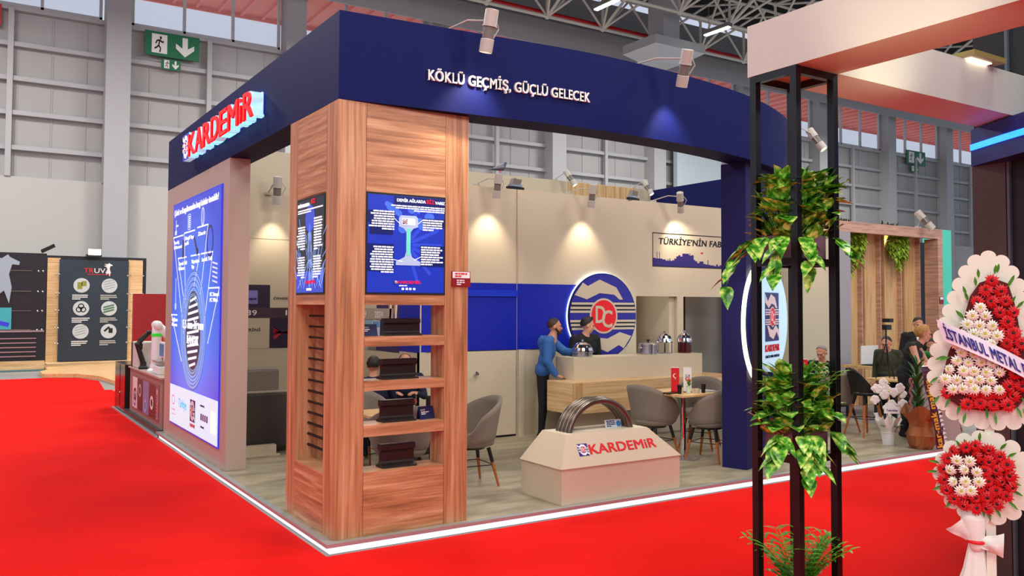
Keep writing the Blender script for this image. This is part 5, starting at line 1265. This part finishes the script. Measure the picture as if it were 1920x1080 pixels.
for k in range(4):
    for i in range(6*k or 1):
        a = 2*math.pi*i/(6*k or 1)+k*.3; px, py = 1818+19*k*math.cos(a)*.98, 879+19*k*math.sin(a)
        if (px-1797)**2+(py-873)**2 > 33**2: flower(px, py, False, .045)
for px, py in ((1787, 850), (1808, 850), (1776, 868), (1797, 866), (1819, 868), (1778, 890), (1799, 888), (1822, 886), (1792, 905), (1809, 903)): flower(px, py, True, .06)
m = MB()       # green backing foam and leaf tips
m.prism([wl_(*p) for p in redp][::-1], -.03, 0); m.v = [Vector((v.x, v.z, v.y)) for v in m.v]
q = MB(); c_ = wl_(1818, 879); q.prism([(c_[0]+.14*math.cos(a*math.pi/12), c_[1]+.14*math.sin(a*math.pi/12)) for a in range(24)], -.03, 0); q.v = [Vector((v.x, v.z, v.y)) for v in q.v]; m.add(q)
tips = MB()
for i in range(46):
    p = redp[i % len(redp)] if i < 30 else (1818+58*math.cos(i), 879+58*math.sin(i)); cc = (1833, 640) if i < 30 else (1818, 879)
    a = Vector(wl_(p[0]+R.uniform(-10, 10), p[1]+R.uniform(-10, 10))); d = (a-Vector(wl_(*cc))).normalized(); leaf(tips, Vector((a.x, -.03, a.y)), Vector((d.x, -.2, d.y)), .05, .007, up=Vector((0, -1, 0)), droop=.1, heart=False)
m.build('flower_foam', mat('foam_dark', '5a0c10', .8), W, local=True); tips.build('leaf_tips', M_leaf, W, local=True)
# ribbon with lettering across the upper board
def rib(t_):   # t_: 0..1 along, returns px,py centre
    return (1762+190*t_, 608+ (102*t_-6*math.sin(t_*math.pi)))
rb_ = MB(); N = 24
for i in range(N+1):
    px, py = rib(i/N); a = wl_(px-6, py-19); b = wl_(px+6, py+20); yy_ = -.085-.012*math.sin(i/N*9)-.02*math.sin(math.pi*min(1, i/N*1.3))
    rb_.v += [Vector((a[0], yy_, a[1])), Vector((b[0], yy_-.004, b[1]))]
for i in range(N): rb_.face(i*2, i*2+1, i*2+3, i*2+2)
o = rb_.build('ribbon', mat('satin_ribbon', 'ece9f2', .35), W, local=True); sd = o.modifiers.new('s', 'SOLIDIFY'); sd.thickness = .002
tx = text('İSTANBUL METAL DEMİR ÇELİK', 1.0, .1, .002, .03, .15)
mxv = 1.0
out = []
for v in tx.v:
    t_ = .035+v.x*1.13; px, py = rib(t_); h_ = v.y/.1            # 0..1 cap height
    px += 6-12*(h_*.62+.18); py += 20-39*(h_*.58+.20); x2, z2 = wl_(px, py)
    out.append(Vector((x2, -.088-.012*math.sin(min(1, t_)*9)-.02*math.sin(math.pi*min(1, min(1, t_)*1.3))-v.z-.002, z2)))
tx.v = out; tx.build('ribbon_lettering', mat('ribbon_navy', '1b1f8a', .5), W, local=True)
# stake, cloth skirt and bow
MB().box(-.02, .012, .4, .02, .035, 1.75).build('stake', M_board, W, local=True)
sk = MB(); N = 40; kx, kz = wl_(1816, 1000)
rows = [(0, .03), (.15, .05), (.45, .12), (.8, .17), (1, .20)]
for f, r_ in rows:
    for k in range(N):
        a = 2*math.pi*k/N; w_ = r_*(1+.22*math.sin(7*a)*(f+.2)); sk.v.append(Vector((kx+.0-.04*f+w_*math.cos(a), .02+w_*.7*math.sin(a), (kz-.01)*(1-f)+.005)))
for i in range(len(rows)-1):
    for k in range(N): sk.face((i+1)*N+k, (i+1)*N+(k+1) % N, i*N+(k+1) % N, i*N+k)
sk.build('cloth_skirt', M_wht, W, smooth=True, local=True)
bw = MB()
for (dx, dz, w1) in ((-.075, .085, .07), (.11, -.005, .055)):
    n_ = 8; b = len(bw.v)
    for i in range(n_+1):
        f = i/n_; c_ = Vector((kx+dx*f, -.02, kz+dz*f)); pr = Vector((-dz, 0, dx)).normalized()*(.018+(w1-.018)*f)
        for k in range(5): g_ = (k-2)/2; bw.v.append(c_+pr*g_+Vector((0, -.02*math.cos(g_*2.5)*f-.01*math.sin(k*2+i), 0)))
    for i in range(n_):
        for k in range(4): bw.face(b+i*5+k, b+i*5+k+1, b+(i+1)*5+k+1, b+(i+1)*5+k)
c_ = len(bw.v); bw.add(capsule((kx, -.0, kz-.02), (kx-.01, -.0, kz+.1), .03, .055))
o = bw.build('cloth_bow', M_wht, W, smooth=True, local=True)
MB().tube([(kx+.036*math.cos(a*math.pi/8), .0+.036*math.sin(a*math.pi/8), kz) for a in range(16)], .008, 8, closed=True).build('red_tie', M_red, W, local=True)

# ------------------------------------------------------------------ neighbouring stand on the far left: robot demonstration counter
t = thing('demonstration_counter', 'taupe counter with picture poster and robots on top, behind the giant screen wall', 'counter', (.5, 8.4, 0))
MB().box(0, 7.0, .10, 1.1, 9.9, .85).build('cabinet', mat('counter_taupe', '8f7a72', .45), t); MB().box(-.03, 6.98, .85, 1.12, 9.93, .875).build('worktop', M_taupe, t); MB().box(-.06, 6.97, 0, 1.2, 10.1, .10).build('plinth', mat('kick_green', '2c3c38', .4), t)
MB().box(-.10, 6.97, 0, -.06, 11.3, .02).build('floor_edge', M_alu, t)
fl = LEFT(-.003, 9.62, .17)
paste(quad(0, 0, 2.4, .58), fl, 0, 0, 0, 'poster', mat('poster_mauve', '7a5c60', .4), t)
for i, (a, b, c_) in enumerate(((.06, .5, 'd8d8da'), (.56, 1.0, '2e3034'), (1.06, 1.56, '6e82b0'), (1.62, 2.1, '4a3434'))):
    paste(quad(a, .03, b, .55, .003), fl, 0, 0, 0, 'poster_picture', mat('poster_pic_%d' % i, c_, .4), t)
R = random.Random(6)
for i, (x_, c_) in enumerate(((.28, '5a6fb0'), (.3, '24262a'), (.78, 'a8aab0'), (1.3, '8fb0e8'), (1.85, 'e8e4e0'))):
    paste(ring(x_, .16+.1*(i % 3), .13, .11, .05, .005+.001*i, .001, 20), fl, 0, 0, 0, 'poster_shape', mat('poster_shape_%d' % i, c_, .4), t)
paste(quad(2.2, .05, 2.3, .5, .003), fl, 0, 0, 0, 'poster_strip', mat('poster_pale', 'c8b0b0', .4), t)
paste(text('ROBOTİK', .36, .05, .002, .01), ((-.003, 9.62-2.27, .24), (0, 0, 1), (0, 1, 0), (-1, 0, 0)), 0, 0, .006, 'poster_text', M_red, t)
t = thing('dark_cabinet', 'dark glossy cabinet end left of the robot counter', 'cabinet', (.02, 11.2, 0)); MB().box(-.05, 10.15, 0, .5, 11.3, .88).build('carcass', mat('dark_brown_gloss', '2a1a1e', .15), t)
MB().box(-.055, 10.7, .1, -.05, 10.72, .86).build('door_gap', M_black, t); MB().sph((-.06, 10.6, .35), (.015, .015, .015)).build('knob', M_steel, t)
M_rob = mat('robot_white', 'e6e8ea', .35)
def robot(x, y, z, label, pts, r, m_, band=None, base=True):
    t = thing('robot_arm', label, 'robot arm', (x, y, z), 'robots on the demonstration counter')
    P = [Vector(p) for p in pts]
    MB().lathe([(r*1.9, 0), (r*1.9, .03), (r*1.3, .06), (r*1.3, .12), (.01, .12)], 20).build('base', m_, t, local=True)
    for i in range(len(P)-1): MB().add(capsule(P[i], P[i+1], r*(1.1-.12*i), r*(1-.12*i), 16)).build('link', m_, t, smooth=True, local=True)
    for i in range(1, len(P)-1): MB().add(capsule(P[i]-Vector((0, r*1.3, 0)), P[i]+Vector((0, r*1.3, 0)), r*.95, r*.95, 16)).build('joint', m_, t, smooth=True, local=True)
    e = P[-1]; MB().add(capsule(e, e+Vector((.02, 0, -.08)), r*.5, r*.5)).add(capsule(e+Vector((.03, .03, -.08)), e+Vector((.03, .03, -.16)), .012, .01)).add(capsule(e+Vector((.03, -.03, -.08)), e+Vector((.03, -.03, -.16)), .012, .01)).build('gripper', M_blackm, t, local=True)
    if band: MB().lathe([(r*1.12, 0), (r*1.12, .05), (.01, .05)], 18).xf(Matrix.Translation(P[0].lerp(P[1], .72))).build('green_band', band, t, local=True)
robot(.14, 8.3, .875, 'white robot arm with a bright green band on the demonstration counter', [(0, 0, .1), (.0, 0, .76), (.34, -.1, .42)], .075, M_rob, mat('bright_green', '2bd02a', .4, emit='28d024', es=.3))
robot(-.0+.06, 9.0, .875, 'black robot arm left of the white one on the demonstration counter', [(0, 0, .1), (-.1, 0, .42), (.08, 0, .62), (-.06, 0, .50)], .04, M_blackm)
robot(.52, 9.2, .875, 'orange robot arm behind the white one on the demonstration counter', [(0, 0, .1), (-.06, 0, .55), (.12, 0, .68), (.22, 0, .45)], .055, mat('robot_orange', 'e0601c', .4))
t = thing('control_cabinet', 'pale control box with black side at the left end of the demonstration counter', 'control box', (.1, 9.5, .875)); MB().box(-.0, 9.25, .875, .36, 9.75, 1.32).build('case', mat('case_pale', 'c8ccca', .4), t, bevel=.02); MB().box(-.01, 9.70, .875, .3, 9.78, 1.30).build('black_side', M_blackm, t)
t = thing('control_screen', 'small tablet screen on the demonstration counter beside the taupe wall', 'screen', (.2, 7.7, .875)); MB().box(.12, 7.55, 1.13, .16, 7.95, 1.38).build('casing', M_rob, t, bevel=.01); MB().box(.112, 7.6, 1.16, .12, 7.9, 1.35).build('glass', mat('tablet_blue', '3f6c98', .2, emit='3c6890', es=.3), t); MB().box(.15, 7.7, .875, .19, 7.8, 1.2).build('stand', M_rob, t)
t = thing('machine_base', 'white machine bed with rails in the middle of the demonstration counter', 'machine', (.3, 8.1, .875)); MB().box(.05, 7.6, .875, .6, 8.1, 1.0).build('bed', M_rob, t, bevel=.01); MB().box(.05, 7.62, 1.05, .6, 8.15, 1.08).build('rail', M_steel, t)
for q in ((.08, 7.65), (.55, 8.05)): MB().box(q[0], q[1], 1.0, q[0]+.03, q[1]+.03, 1.05).build('post', M_steel, t)
MB().box(.1, 7.3, .875, .2, 7.45, .95).build('clamp', mat('clamp_yellow', 'd8c838', .4), t)
o = MB().box(.62, 13.6, 0, 2.4, 13.8, 2.2).build('red_panel', mat('panel_dark_red', 'a01820', .5)); tag(o, 'dark red panel standing behind the robots', 'panel')

# ------------------------------------------------------------------ far stand with the horse emblem panel
M_t1 = mat('panel_slate', '20303f', .4); M_tb = mat('stand_black', '0b0d1c', .5)
t = thing('product_panel_stand', 'far oak and slate panel with six product roundels and a lamp on top', 'display panel', (1, 24, 0))
MB().box(-.33, 24.05, 0, 2.62, 24.3, 3.5).build('frame', M_tb, t); MB().box(-.30, 23.98, -.0, .06, 24.05, 3.42).build('oak_side', M_oak, t); MB().box(2.06, 23.98, 0, 2.50, 24.05, 3.42).build('oak_side', M_oak, t)
MB().box(-.33, 23.0, 0, 2.62, 24.05, .12).build('oak_base', M_oak, t); MB().box(.03, 23.93, .14, 2.06, 23.98, 3.38).build('slate_panel', M_t1, t)
F24 = FRONT(.03, 23.925, .14)
paste(text('TR', .28, .16, .005, .01), F24, .70, 2.83, .0, 'letters', M_red, t); paste(text('UVA', .50, .16, .005, .01), F24, 1.0, 2.83, 0, 'letters', M_paper, t)
def horse(s):
    m = MB(); m.prism([(a*s, b*s) for a, b in [(0, -.1), (.1, .5), (.02, .75), (-.25, .9), (.05, .95), (-.2, 1.1), (.15, 1.08), (.3, 1.2), (.36, 1.12), (.62, .98), (.6, .88), (.42, .9), (.34, .6), (.42, .2), (.36, -.3), (.22, .1)][::-1]], 0, .02); return m
paste(horse(.3), F24, 1.35, 2.80, 0, 'horse_mark', M_paper, t); paste(quad(.8, 2.77, 1.5, 2.79), F24, 0, 0, 0, 'letters', M_red, t)
M_rd = mat('roundel_pale', 'c4ccd0', .5)
for r_ in range(3):
    for c_ in range(2):
        cx, cz = .64+.82*c_, 2.42-.74*r_
        paste(disc(cx, cz, .235, 0, .008, 32), F24, 0, 0, 0, 'roundel', M_rd, t)
        k = r_*2+c_; g1 = MB()
        if k == 0: g1.add(quad(cx-.12, cz-.12, cx+.02, cz+.1)).add(quad(cx+.0, cz-.02, cx+.14, cz+.14))
        elif k in (1, 3, 4):
            for j in range(4 if k != 3 else 3): g1.add(line(cx-.17, cz-.13+.08*j, cx+.15, cz-.04+.08*j, .014 if k != 3 else .05))
        elif k == 2:
            for j in range(3): g1.add(ring(cx+.07*math.cos(j*2.09+1.57), cz+.07*math.sin(j*2.09+1.57), .09, .09, .03, .0, .002, 20))
        else: g1.add(line(cx-.13, cz+.0, cx+.02, cz+.14, .06)).add(quad(cx-.0, cz-.06, cx+.12, cz+.1))
        paste(g1, F24, 0, 0, .009, 'product_picture', [mat('prod_olive', '8c9030', .5), mat('prod_grey', '7c8a90', .5), M_blackm, mat('prod_green', '4c7a58', .5), mat('prod_grey', '7c8a90', .5), M_blackm][k], t)
        paste(para(cx-.26, cx+.26, cz-.30, 3, .06, False, 60+k), F24, 0, 0, 0, 'print', [M_paper, M_beam][c_], t)
for y_ in (2.9, 2.3, 1.75, 1.2, .7):
    for x_ in (-.08, .0, 2.0, 2.1, 2.48): MB().sph((x_+.03, 23.93, y_), (.025, .02, .025), 8, 6).build('bolt', M_steel, t)
MB().box(.78, 23.7, 3.50, 1.22, 24.0, 3.56).build('lamp_body', M_blackm, t); MB().box(.82, 23.66, 3.54, 1.18, 23.7, 3.72).build('lamp_face', M_lens, t)
t = thing('emblem_wall', 'black wall with horse emblem and slatted lower part at the left frame edge', 'display wall', (-2, 22, 0))
MB().box(-5, 22, .28, -.47, 22.2, 3.45).build('panel', M_tb, t); MB().box(-5, 21.9, 0, -.47, 22.2, .05).build('kerb', mat('kerb_teal', '5a8080', .5), t); MB().box(-5, 21.95, .05, -.47, 22.2, .30).build('oak_base', M_oak, t)
MB().box(-5, 21.96, 1.14, -.5, 22.0, 1.19).build('ledge', M_steel, t)
for k in range(5): MB().box(-5, 21.97, .42+.13*k, -.7, 22.0, .45+.13*k).build('slat', M_steel, t)
for z in (2.92, 2.32, 1.75, 1.2):
    MB().box(-5, 21.98, z, -.85, 22.0, z+.02).build('wire', mat('wire_dim', '6a6258', .5), t)
    for x_ in (-.68, -.56): MB().sph((x_, 21.97, z), (.03, .02, .03), 8, 6).build('bolt', M_steel, t)
paste(horse(.95), FRONT(-1.75, 21.97, 2.25), 0, 0, 0, 'horse_mark', mat('horse_grey', '8c98a0', .4, emit='8094a8', es=.4), t)
paste(line(0, 0, .45, .5, .09), FRONT(-1.95, 21.97, 2.2), 0, 0, 0, 'letter_stroke', mat('horse_grey', '8c98a0'), t); paste(line(.2, 0, .5, .42, .07), FRONT(-1.95, 21.97, 2.2), 0, 0, 0, 'letter_stroke', mat('horse_grey', '8c98a0'), t)
MB().box(-3.0, 21.96, 1.22, -1.34, 21.99, 1.85).build('screen', mat('far_screen', '2f8a90', .3, emit='2c9098', es=.6), t)
paste(line(0, .5, 1.5, .1, .12), FRONT(-2.9, 21.955, 1.25), 0, 0, 0, 'screen_picture', mat('far_screen_b', '2a30b0', .3, emit='2a30c0', es=.5), t)
MB().bar((-.62, 21.9, 3.5), (-.3, 21.7, 3.68), .04, .1).build('arm_lamp', M_blackm, t)
t = thing('curved_step', 'low oak step with curved edge at the foot of the far panel stand', 'step', (.2, 19.5, 0))
MB().prism([(-.7, 19.3), (.1, 18.9), (.5, 17.8), (.62, 16.2), (2.6, 16.2), (2.6, 22.9), (-.45, 22.9), (-.45, 21.0), (-.7, 20.4)], .001, .10).build('tread', M_oakt, t)

# ------------------------------------------------------------------ right-hand side: cream wall end, oak fins and lintel
YF = 3.6
t = thing('wall_end', 'pale beige wall section left of the oak fins', 'wall', (10.9, 3.9, 0))
MB().box(10.05, YF, 0, 11.33, YF+.25, 3.42).build('panel', mat('beige_wall', 'c9c0a6', .6), t); MB().box(11.333, YF-.0, 0, 11.75, YF+.5, 3.42).build('grey_return', mat('grey_return', 'a2a0a6', .5), t)
t = thing('oak_portal', 'oak portal of upright fins under a walnut lintel, with hanging greenery', 'portal', (13, 3.9, 0))
M_lint = wood('lintel_wood', 'c49a82', 'a57e68', (1, 1, 16), .45, 5, 'd2ab93')
MB().box(10.9, YF, 3.42, 14.88, YF+.12, 3.62).build('lintel', M_lint, t); MB().box(10.9, YF+.12, 3.56, 14.88, YF+1.6, 3.62).build('soffit', M_lint, t)
for x0, x1 in ((12.28, 12.66), (12.9, 13.28), (13.58, 14.0), (14.28, 14.68), (11.82, 12.18)):
    MB().box(x0, YF+.5, 0, x1, YF+.56, 3.55).build('fin', M_oakv, t); MB().box(x1, YF+.40, 0, x1+.03, YF+.9, 3.55).build('fin_return', M_lint, t)
MB().box(14.70, YF, 0, 14.88, YF+.3, 3.42).build('end_post', M_lint, t)
t2 = thing('notice_badge', 'small dark notice on the end post of the oak portal', 'notice', (14.8, YF, 2.1)); MB().box(14.72, YF-.012, 2.05, 14.87, YF, 2.2).build('plate', mat('badge_red', '8c1420'), t2); MB().box(14.74, YF-.015, 2.14, 14.85, YF-.012, 2.19).build('white_field', M_paper, t2)
for i, (x_, y_) in enumerate(((12.65, .45), (12.9, .75), (13.65, .4), (14.2, .9), (11.0, .06))):
    t2 = thing('downlight', ['downlight in the lintel soffit, leftmost of the pair over the hanging greenery', 'downlight set deeper in the soffit, over the gap between the fins', 'downlight right of the middle greenery in the lintel soffit', 'small downlight far inside the portal soffit', 'flat downlight above the beige wall section'][i], 'downlight', (x_, YF+y_, 3.5), 'downlights of the oak portal')
    z_ = 3.555 if y_ > .2 else 3.42
    MB().lathe([(.11, z_-.03), (.11, z_), (.01, z_)], 20, (x_, YF+y_, 0)).build('rim', M_white, t2); MB().lathe([(.095, z_-.034), (.01, z_-.035)], 20, (x_, YF+y_, 0)).build('lens', M_lens, t2)
    if y_ > 0 and i < 3: spot((x_, YF+y_+.0, z_-.06), (x_+.1, YF+y_+.05, 0), 35, 110, 1, (1, .8, .5))
spot((10.7, 3.2, 3.3), (10.7, 3.6, 2.0), 12, 80, 1, (1, .85, .6))
M_hang = mat('hanging_leaf', '8fb032', .5, var=.45, vscale=14)
def hanging(x, y, z, w_, h, n, seed, label):
    t = thing('hanging_plant', label, 'hanging plant', (x, y, z), 'greenery hanging from the portal'); R = random.Random(seed); m = MB()
    for i in range(n):
        a = R.uniform(0, 6.28); r_ = w_*math.sqrt(R.random()); L_ = h*R.uniform(.45, 1)*(1.1-.6*r_/w_); x0, y0 = r_*math.cos(a), r_*.5*math.sin(a); pts = [Vector((x0+.05*math.sin(f*5+a)*f, y0, -L_*f)) for f in (0, .25, .5, .75, 1)]
        m.tube(pts, .003, 4, cap=False)
        for k in range(14):
            f = k/13; p = Vector((x0+.05*math.sin(f*5+a)*f, y0, -L_*f)); b = R.uniform(0, 6.28); leaf(m, p, Vector((math.cos(b), math.sin(b), -.6)), .11, .03, heart=False)
    m.build('strands', M_hang, t, local=True)
    MB().box(-w_*.5, -.05, 0, w_*.5, .05, .06).build('trough', M_blackm, t, local=True)
hanging(12.25, YF+.3, 3.48, .30, 1.0, 46, 1, 'largest yellow-green hanging plant at the left of the portal')
hanging(12.75, YF+.75, 3.48, .18, .7, 24, 2, 'narrow dark hanging plant between the first and second fins')
hanging(13.75, YF+.3, 3.48, .24, .85, 34, 3, 'hanging plant in front of the third fin, right of the middle downlight')
hanging(10.35, YF-.1, 3.05, .3, .28, 20, 4, 'short greenery fringe above the beige wall behind the plant frame')
def tuft(x, y, z, label):
    t = thing('roof_plant', label, 'plant', (x, y, z), 'plants lying on the lintel'); R = random.Random(int(x*10)); m = MB()
    for i in range(40): leaf(m, Vector((R.uniform(-.4, .4), 0, .02)), Vector((R.uniform(-1, 1), R.uniform(-.5, .5), R.uniform(.2, 1))), R.uniform(.08, .2), .015, heart=False)
    m.build('foliage', mat('dark_leaf', '1e3a1c', .6), t, local=True)
tuft(11.75, YF+.3, 3.62, 'small dark plant lying on the left part of the lintel'); tuft(13.4, YF+.3, 3.62, 'small dark plant lying on the lintel left of the spotlight')
spotlight((14.15, YF+.1, 3.62), (14.05, YF-.1, 3.78), (14.4, YF-.6, 3.0), 'spotlight standing on the right part of the walnut lintel', 6, 1.35)
# things behind the fins
o = MB().box(14.95, 4.4, 0, 15.6, 4.8, 3.42).build('black_partition', M_tb); tag(o, 'black partition right of the oak portal', 'partition')
t = thing('advertising_banner', 'tall teal and green banner behind the top of the flower stand', 'banner', (16, 4.5, 0)); MB().box(15.62, 4.4, 0, 16.6, 4.5, 3.75).build('sheet', mat('banner_teal', '45b8a0', .4, emit='3cb89c', es=.45), t); MB().prism([(15.62, 1.6), (16.1, 2.4), (15.9, 3.2), (15.62, 3.0)], -4.395, -4.39).xf(Matrix(((1, 0, 0, 0), (0, 0, -1, 0), (0, 1, 0, 0), (0, 0, 0, 1)))).build('print', mat('banner_blue', '2c7ac8', .4, emit='2c80d0', es=.4), t)
t = thing('far_partition', 'row of far dark and white exhibition panels seen through the gaps between the fins', 'partition', (15, 9, 0))
MB().box(12, 9, 0, 24, 9.2, 3.6).build('panel', mat('far_panel_navy', '1d2540', .5), t)
for k_, (a, b, z0, z1, m_) in enumerate(((15.2, 15.5, .3, 3.3, M_paper), (16.5, 16.8, 1.8, 3.2, M_lb), (17.6, 18.2, .5, 2.2, mat('banner_teal', '45b8a0')), (18.6, 19.0, .3, 3.3, M_tb), (13.6, 14.0, 1, 1.6, M_red))):
    MB().box(a, 8.97, z0, b, 9.0, z1).build('poster', m_, t)
# pale counter the woman leans on
t = thing('reception_counter', 'narrow pale counter between the fair-haired woman and the flower stand', 'counter', (9.3, .3, PZ))
m = MB(); m.prism([(8.66, .28), (9.05, -.02), (9.62, .46), (9.25, .74)], PZ, 1.12); m.build('body', mat('counter_grey', 'aba2a0', .4), t); m = MB(); m.prism([(8.64, .28), (9.05, -.04), (9.64, .46), (9.25, .76)], 1.12, 1.15); m.build('top', M_white, t)
# white orchid in a white pot
t = thing('orchid_pot', 'white orchid wrapped in paper in a white pot on the platform corner', 'potted orchid', (8.22, .52, PZ)); R = random.Random(2)
MB().lathe([(.075, 0), (.095, .16), (.10, .165), (.10, .18), (.085, .175), (.01, .16)], 24).build('pot', M_white, t, local=True)
m = MB()
for k in range(9):
    a = k*.7; m.poly([(.07*math.cos(a), .07*math.sin(a), .14), (.07*math.cos(a+.7), .07*math.sin(a+.7), .14), (.19*math.cos(a+.6), .19*math.sin(a+.6), .36+.06*(k % 2)), (.16*math.cos(a+.2), .16*math.sin(a+.2), .42-.05*(k % 3)), (.18*math.cos(a-.05), .18*math.sin(a-.05), .34)])
m.build('paper_wrap', mat('wrap_white', 'efe9e4', .6), t, local=True)
m = MB()
for k in range(5): a = k*1.3; leaf(m, Vector((0, 0, .18)), Vector((math.cos(a), math.sin(a), .9)), .28, .05, heart=False)
for s_ in (-1, 1): m.tube([(s_*.02, 0, .16), (s_*.05, 0, .4), (s_*.10, 0, .62), (s_*.18, 0, .72)], .005, 6)
m.build('leaves', mat('orchid_green', '2c5a24', .4), t, local=True)
m = MB()
for k in range(16):
    c = Vector((R.uniform(-.19, .19), R.uniform(-.08, .02), R.uniform(.50, .86)))
    for j in range(5): a = j*1.257+k; m.add(MB().sph((0, 0, 0), (.034, .006, .042), 8, 5).xf(Matrix.Translation(c+Vector((.028*math.sin(a), -.005, .028*math.cos(a)))) @ Matrix.Rotation(-a, 4, 'Y')))
m.build('blossoms', mat('orchid_white', 'f6efe9', .5), t, local=True, smooth=True)
m = MB()
for k in range(6): m.sph((R.uniform(-.15, .15), -.07, R.uniform(.55, .9)), (.01, .01, .012), 6, 5)
m.build('buds', mat('orchid_yellow', 'c8c850', .5), t, local=True); quad(-.09, .44, .11, .53, 0, .004).place((0, -.13, 0), (1, 0, 0), (0, 0, 1), (0, -1, 0)).build('greeting_tag', M_paper, t, local=True)
text('Tebrikler', .15, .03, .002, .01).place((-.06, -.135, .47), (1, 0, 0), (0, 0, 1), (0, -1, 0)).build('tag_lettering', M_eb, t, local=True); t.rotation_euler = (0, 0, -.72)
# tall plant wrapped in brown paper with a ribbon
t = thing('wrapped_plant', 'tall green plant wrapped in brown kraft paper with a purple lettered ribbon', 'potted plant', (8.33, .10, PZ)); t.rotation_euler = (0, 0, -.72); R = random.Random(9)
M_kraft = mat('kraft_paper', '9a5c30', .7, bump=.3, vscale=9)
m = MB(); N = 22; rows = [(.13, 0), (.16, .05), (.19, .18), (.155, .30), (.17, .38), (.24, .52)]
for i, (r_, z) in enumerate(rows):
    for k in range(N):
        a = 2*math.pi*k/N; m.v.append(Vector(((r_+.02*math.sin(5*a+i))*math.cos(a), (r_+.02*math.sin(5*a+i))*math.sin(a), z+(.07*math.sin(3*a+1) if i == 5 else 0))))
for i in range(5):
    for k in range(N): m.face(i*N+k, i*N+(k+1) % N, (i+1)*N+(k+1) % N, (i+1)*N+k)
m.face(*range(N-1, -1, -1)); m.build('paper_wrap', M_kraft, t, local=True)
m = MB(); m.tube([(0, 0, .2), (-.03, 0, .7), (-.06, 0, 1.05)], [.03, .025, .012], 8); m.build('stem', mat('stem_dark', '3a4a22', .6), t, local=True)
m = MB()
for k in range(34):
    z = .3+.024*k; a = k*2.4; leaf(m, Vector((-.03-.03*k/34, 0, z)), Vector((math.cos(a)*.8, math.sin(a)*.8, 1.3)), R.uniform(.25, .38), .028, droop=.25, heart=False)
m.build('leaves', mat('dracaena_leaf', '2c5a1e', .4, var=.4, vscale=12), t, local=True)
m = MB()
for k in range(26): m.sph((-.15+.012*math.sin(k), -.06, .38+.022*k), (.022, .02, .015), 6, 5)
m.build('flower_string', mat('dusty_pink', '9c6a70', .6), t, local=True)
rb2 = MB(); q = [(-.02, 1.10), (.05, .75), (.13, .35), (.17, .02)]
N = 18
def rp2(f):
    i = min(2, int(f*3)); g_ = f*3-i; return q[i][0]+(q[i+1][0]-q[i][0])*g_, q[i][1]+(q[i+1][1]-q[i][1])*g_
for i in range(N+1):
    x_, z_ = rp2(i/N); rb2.v += [Vector((x_-.055, -.22-.02*math.sin(i), z_)), Vector((x_+.055, -.22-.02*math.sin(i+1), z_+.015))]
for i in range(N): rb2.face(i*2, i*2+1, i*2+3, i*2+2)
rb2.build('ribbon', mat('ribbon_purple', '4c3148', .5), t, local=True)
tx = text('kar-mak makina', .9, .075, .003, .03); d = Vector((-.19, 0, 1.08)).normalized(); sd_ = Vector((-d.z, 0, d.x))
tx.place((.185, -.25, .06), d, sd_, (0, -1, 0)).build('ribbon_lettering', mat('lettering_yellow', 'e8b028', .5), t, local=True)
m = MB()
for k in range(18): z = .05+.055*k; x_ = .20-.19*z; m.poly([(x_+.03, -.235, z), (x_+.075, -.235, z+.03), (x_+.03, -.235, z+.05)])
m.build('ribbon_edge', M_paper, t, local=True)
# tripod, screen box behind the stool
t = thing('camera_tripod', 'black tripod with small camera standing on the table behind the bar stool', 'tripod', (9.75, 1.55, PZ+.76))
m = MB(); c0 = Vector((9.75, 1.55, 1.42)); 
for a in (0.3, 2.4, 4.5): MB().tube([c0, (9.75+.16*math.cos(a), 1.55+.16*math.sin(a), PZ+.76)], .009, 6).build('leg', M_black, t)
MB().tube([c0, c0+Vector((0, 0, .22))], .012, 8).build('column', M_black, t); MB().box(9.69, 1.5, 1.62, 9.82, 1.58, 1.70).box(9.70, 1.45, 1.74, 9.80, 1.58, 1.80).build('camera', M_black, t)
t = thing('laptop', 'white laptop lid standing open on the far table between wall end and fins', 'laptop', (11.3, 2.9, .9)); MB().box(11.05, 2.9, .95, 11.55, 2.92, 1.28).build('lid', M_white, t); MB().box(11.05, 2.6, .93, 11.55, 2.9, .95).build('keyboard', M_blackm, t)
t = thing('far_table', 'long oak table under the white laptop', 'table', (11.4, 2.8, 0)); MB().box(10.9, 2.5, .88, 12.2, 3.2, .93).build('tabletop', M_oakt, t)
for x_ in (10.95, 12.12):
    for y_ in (2.55, 3.12): MB().box(x_, y_, 0, x_+.04, y_+.04, .88).build('leg', M_black, t)

struct('trim_7', MB().box(29.9, 27.2, 0, 33.3, 27.5, 12.0), mat('pale_blue_board', 'b4c0c8', .6))
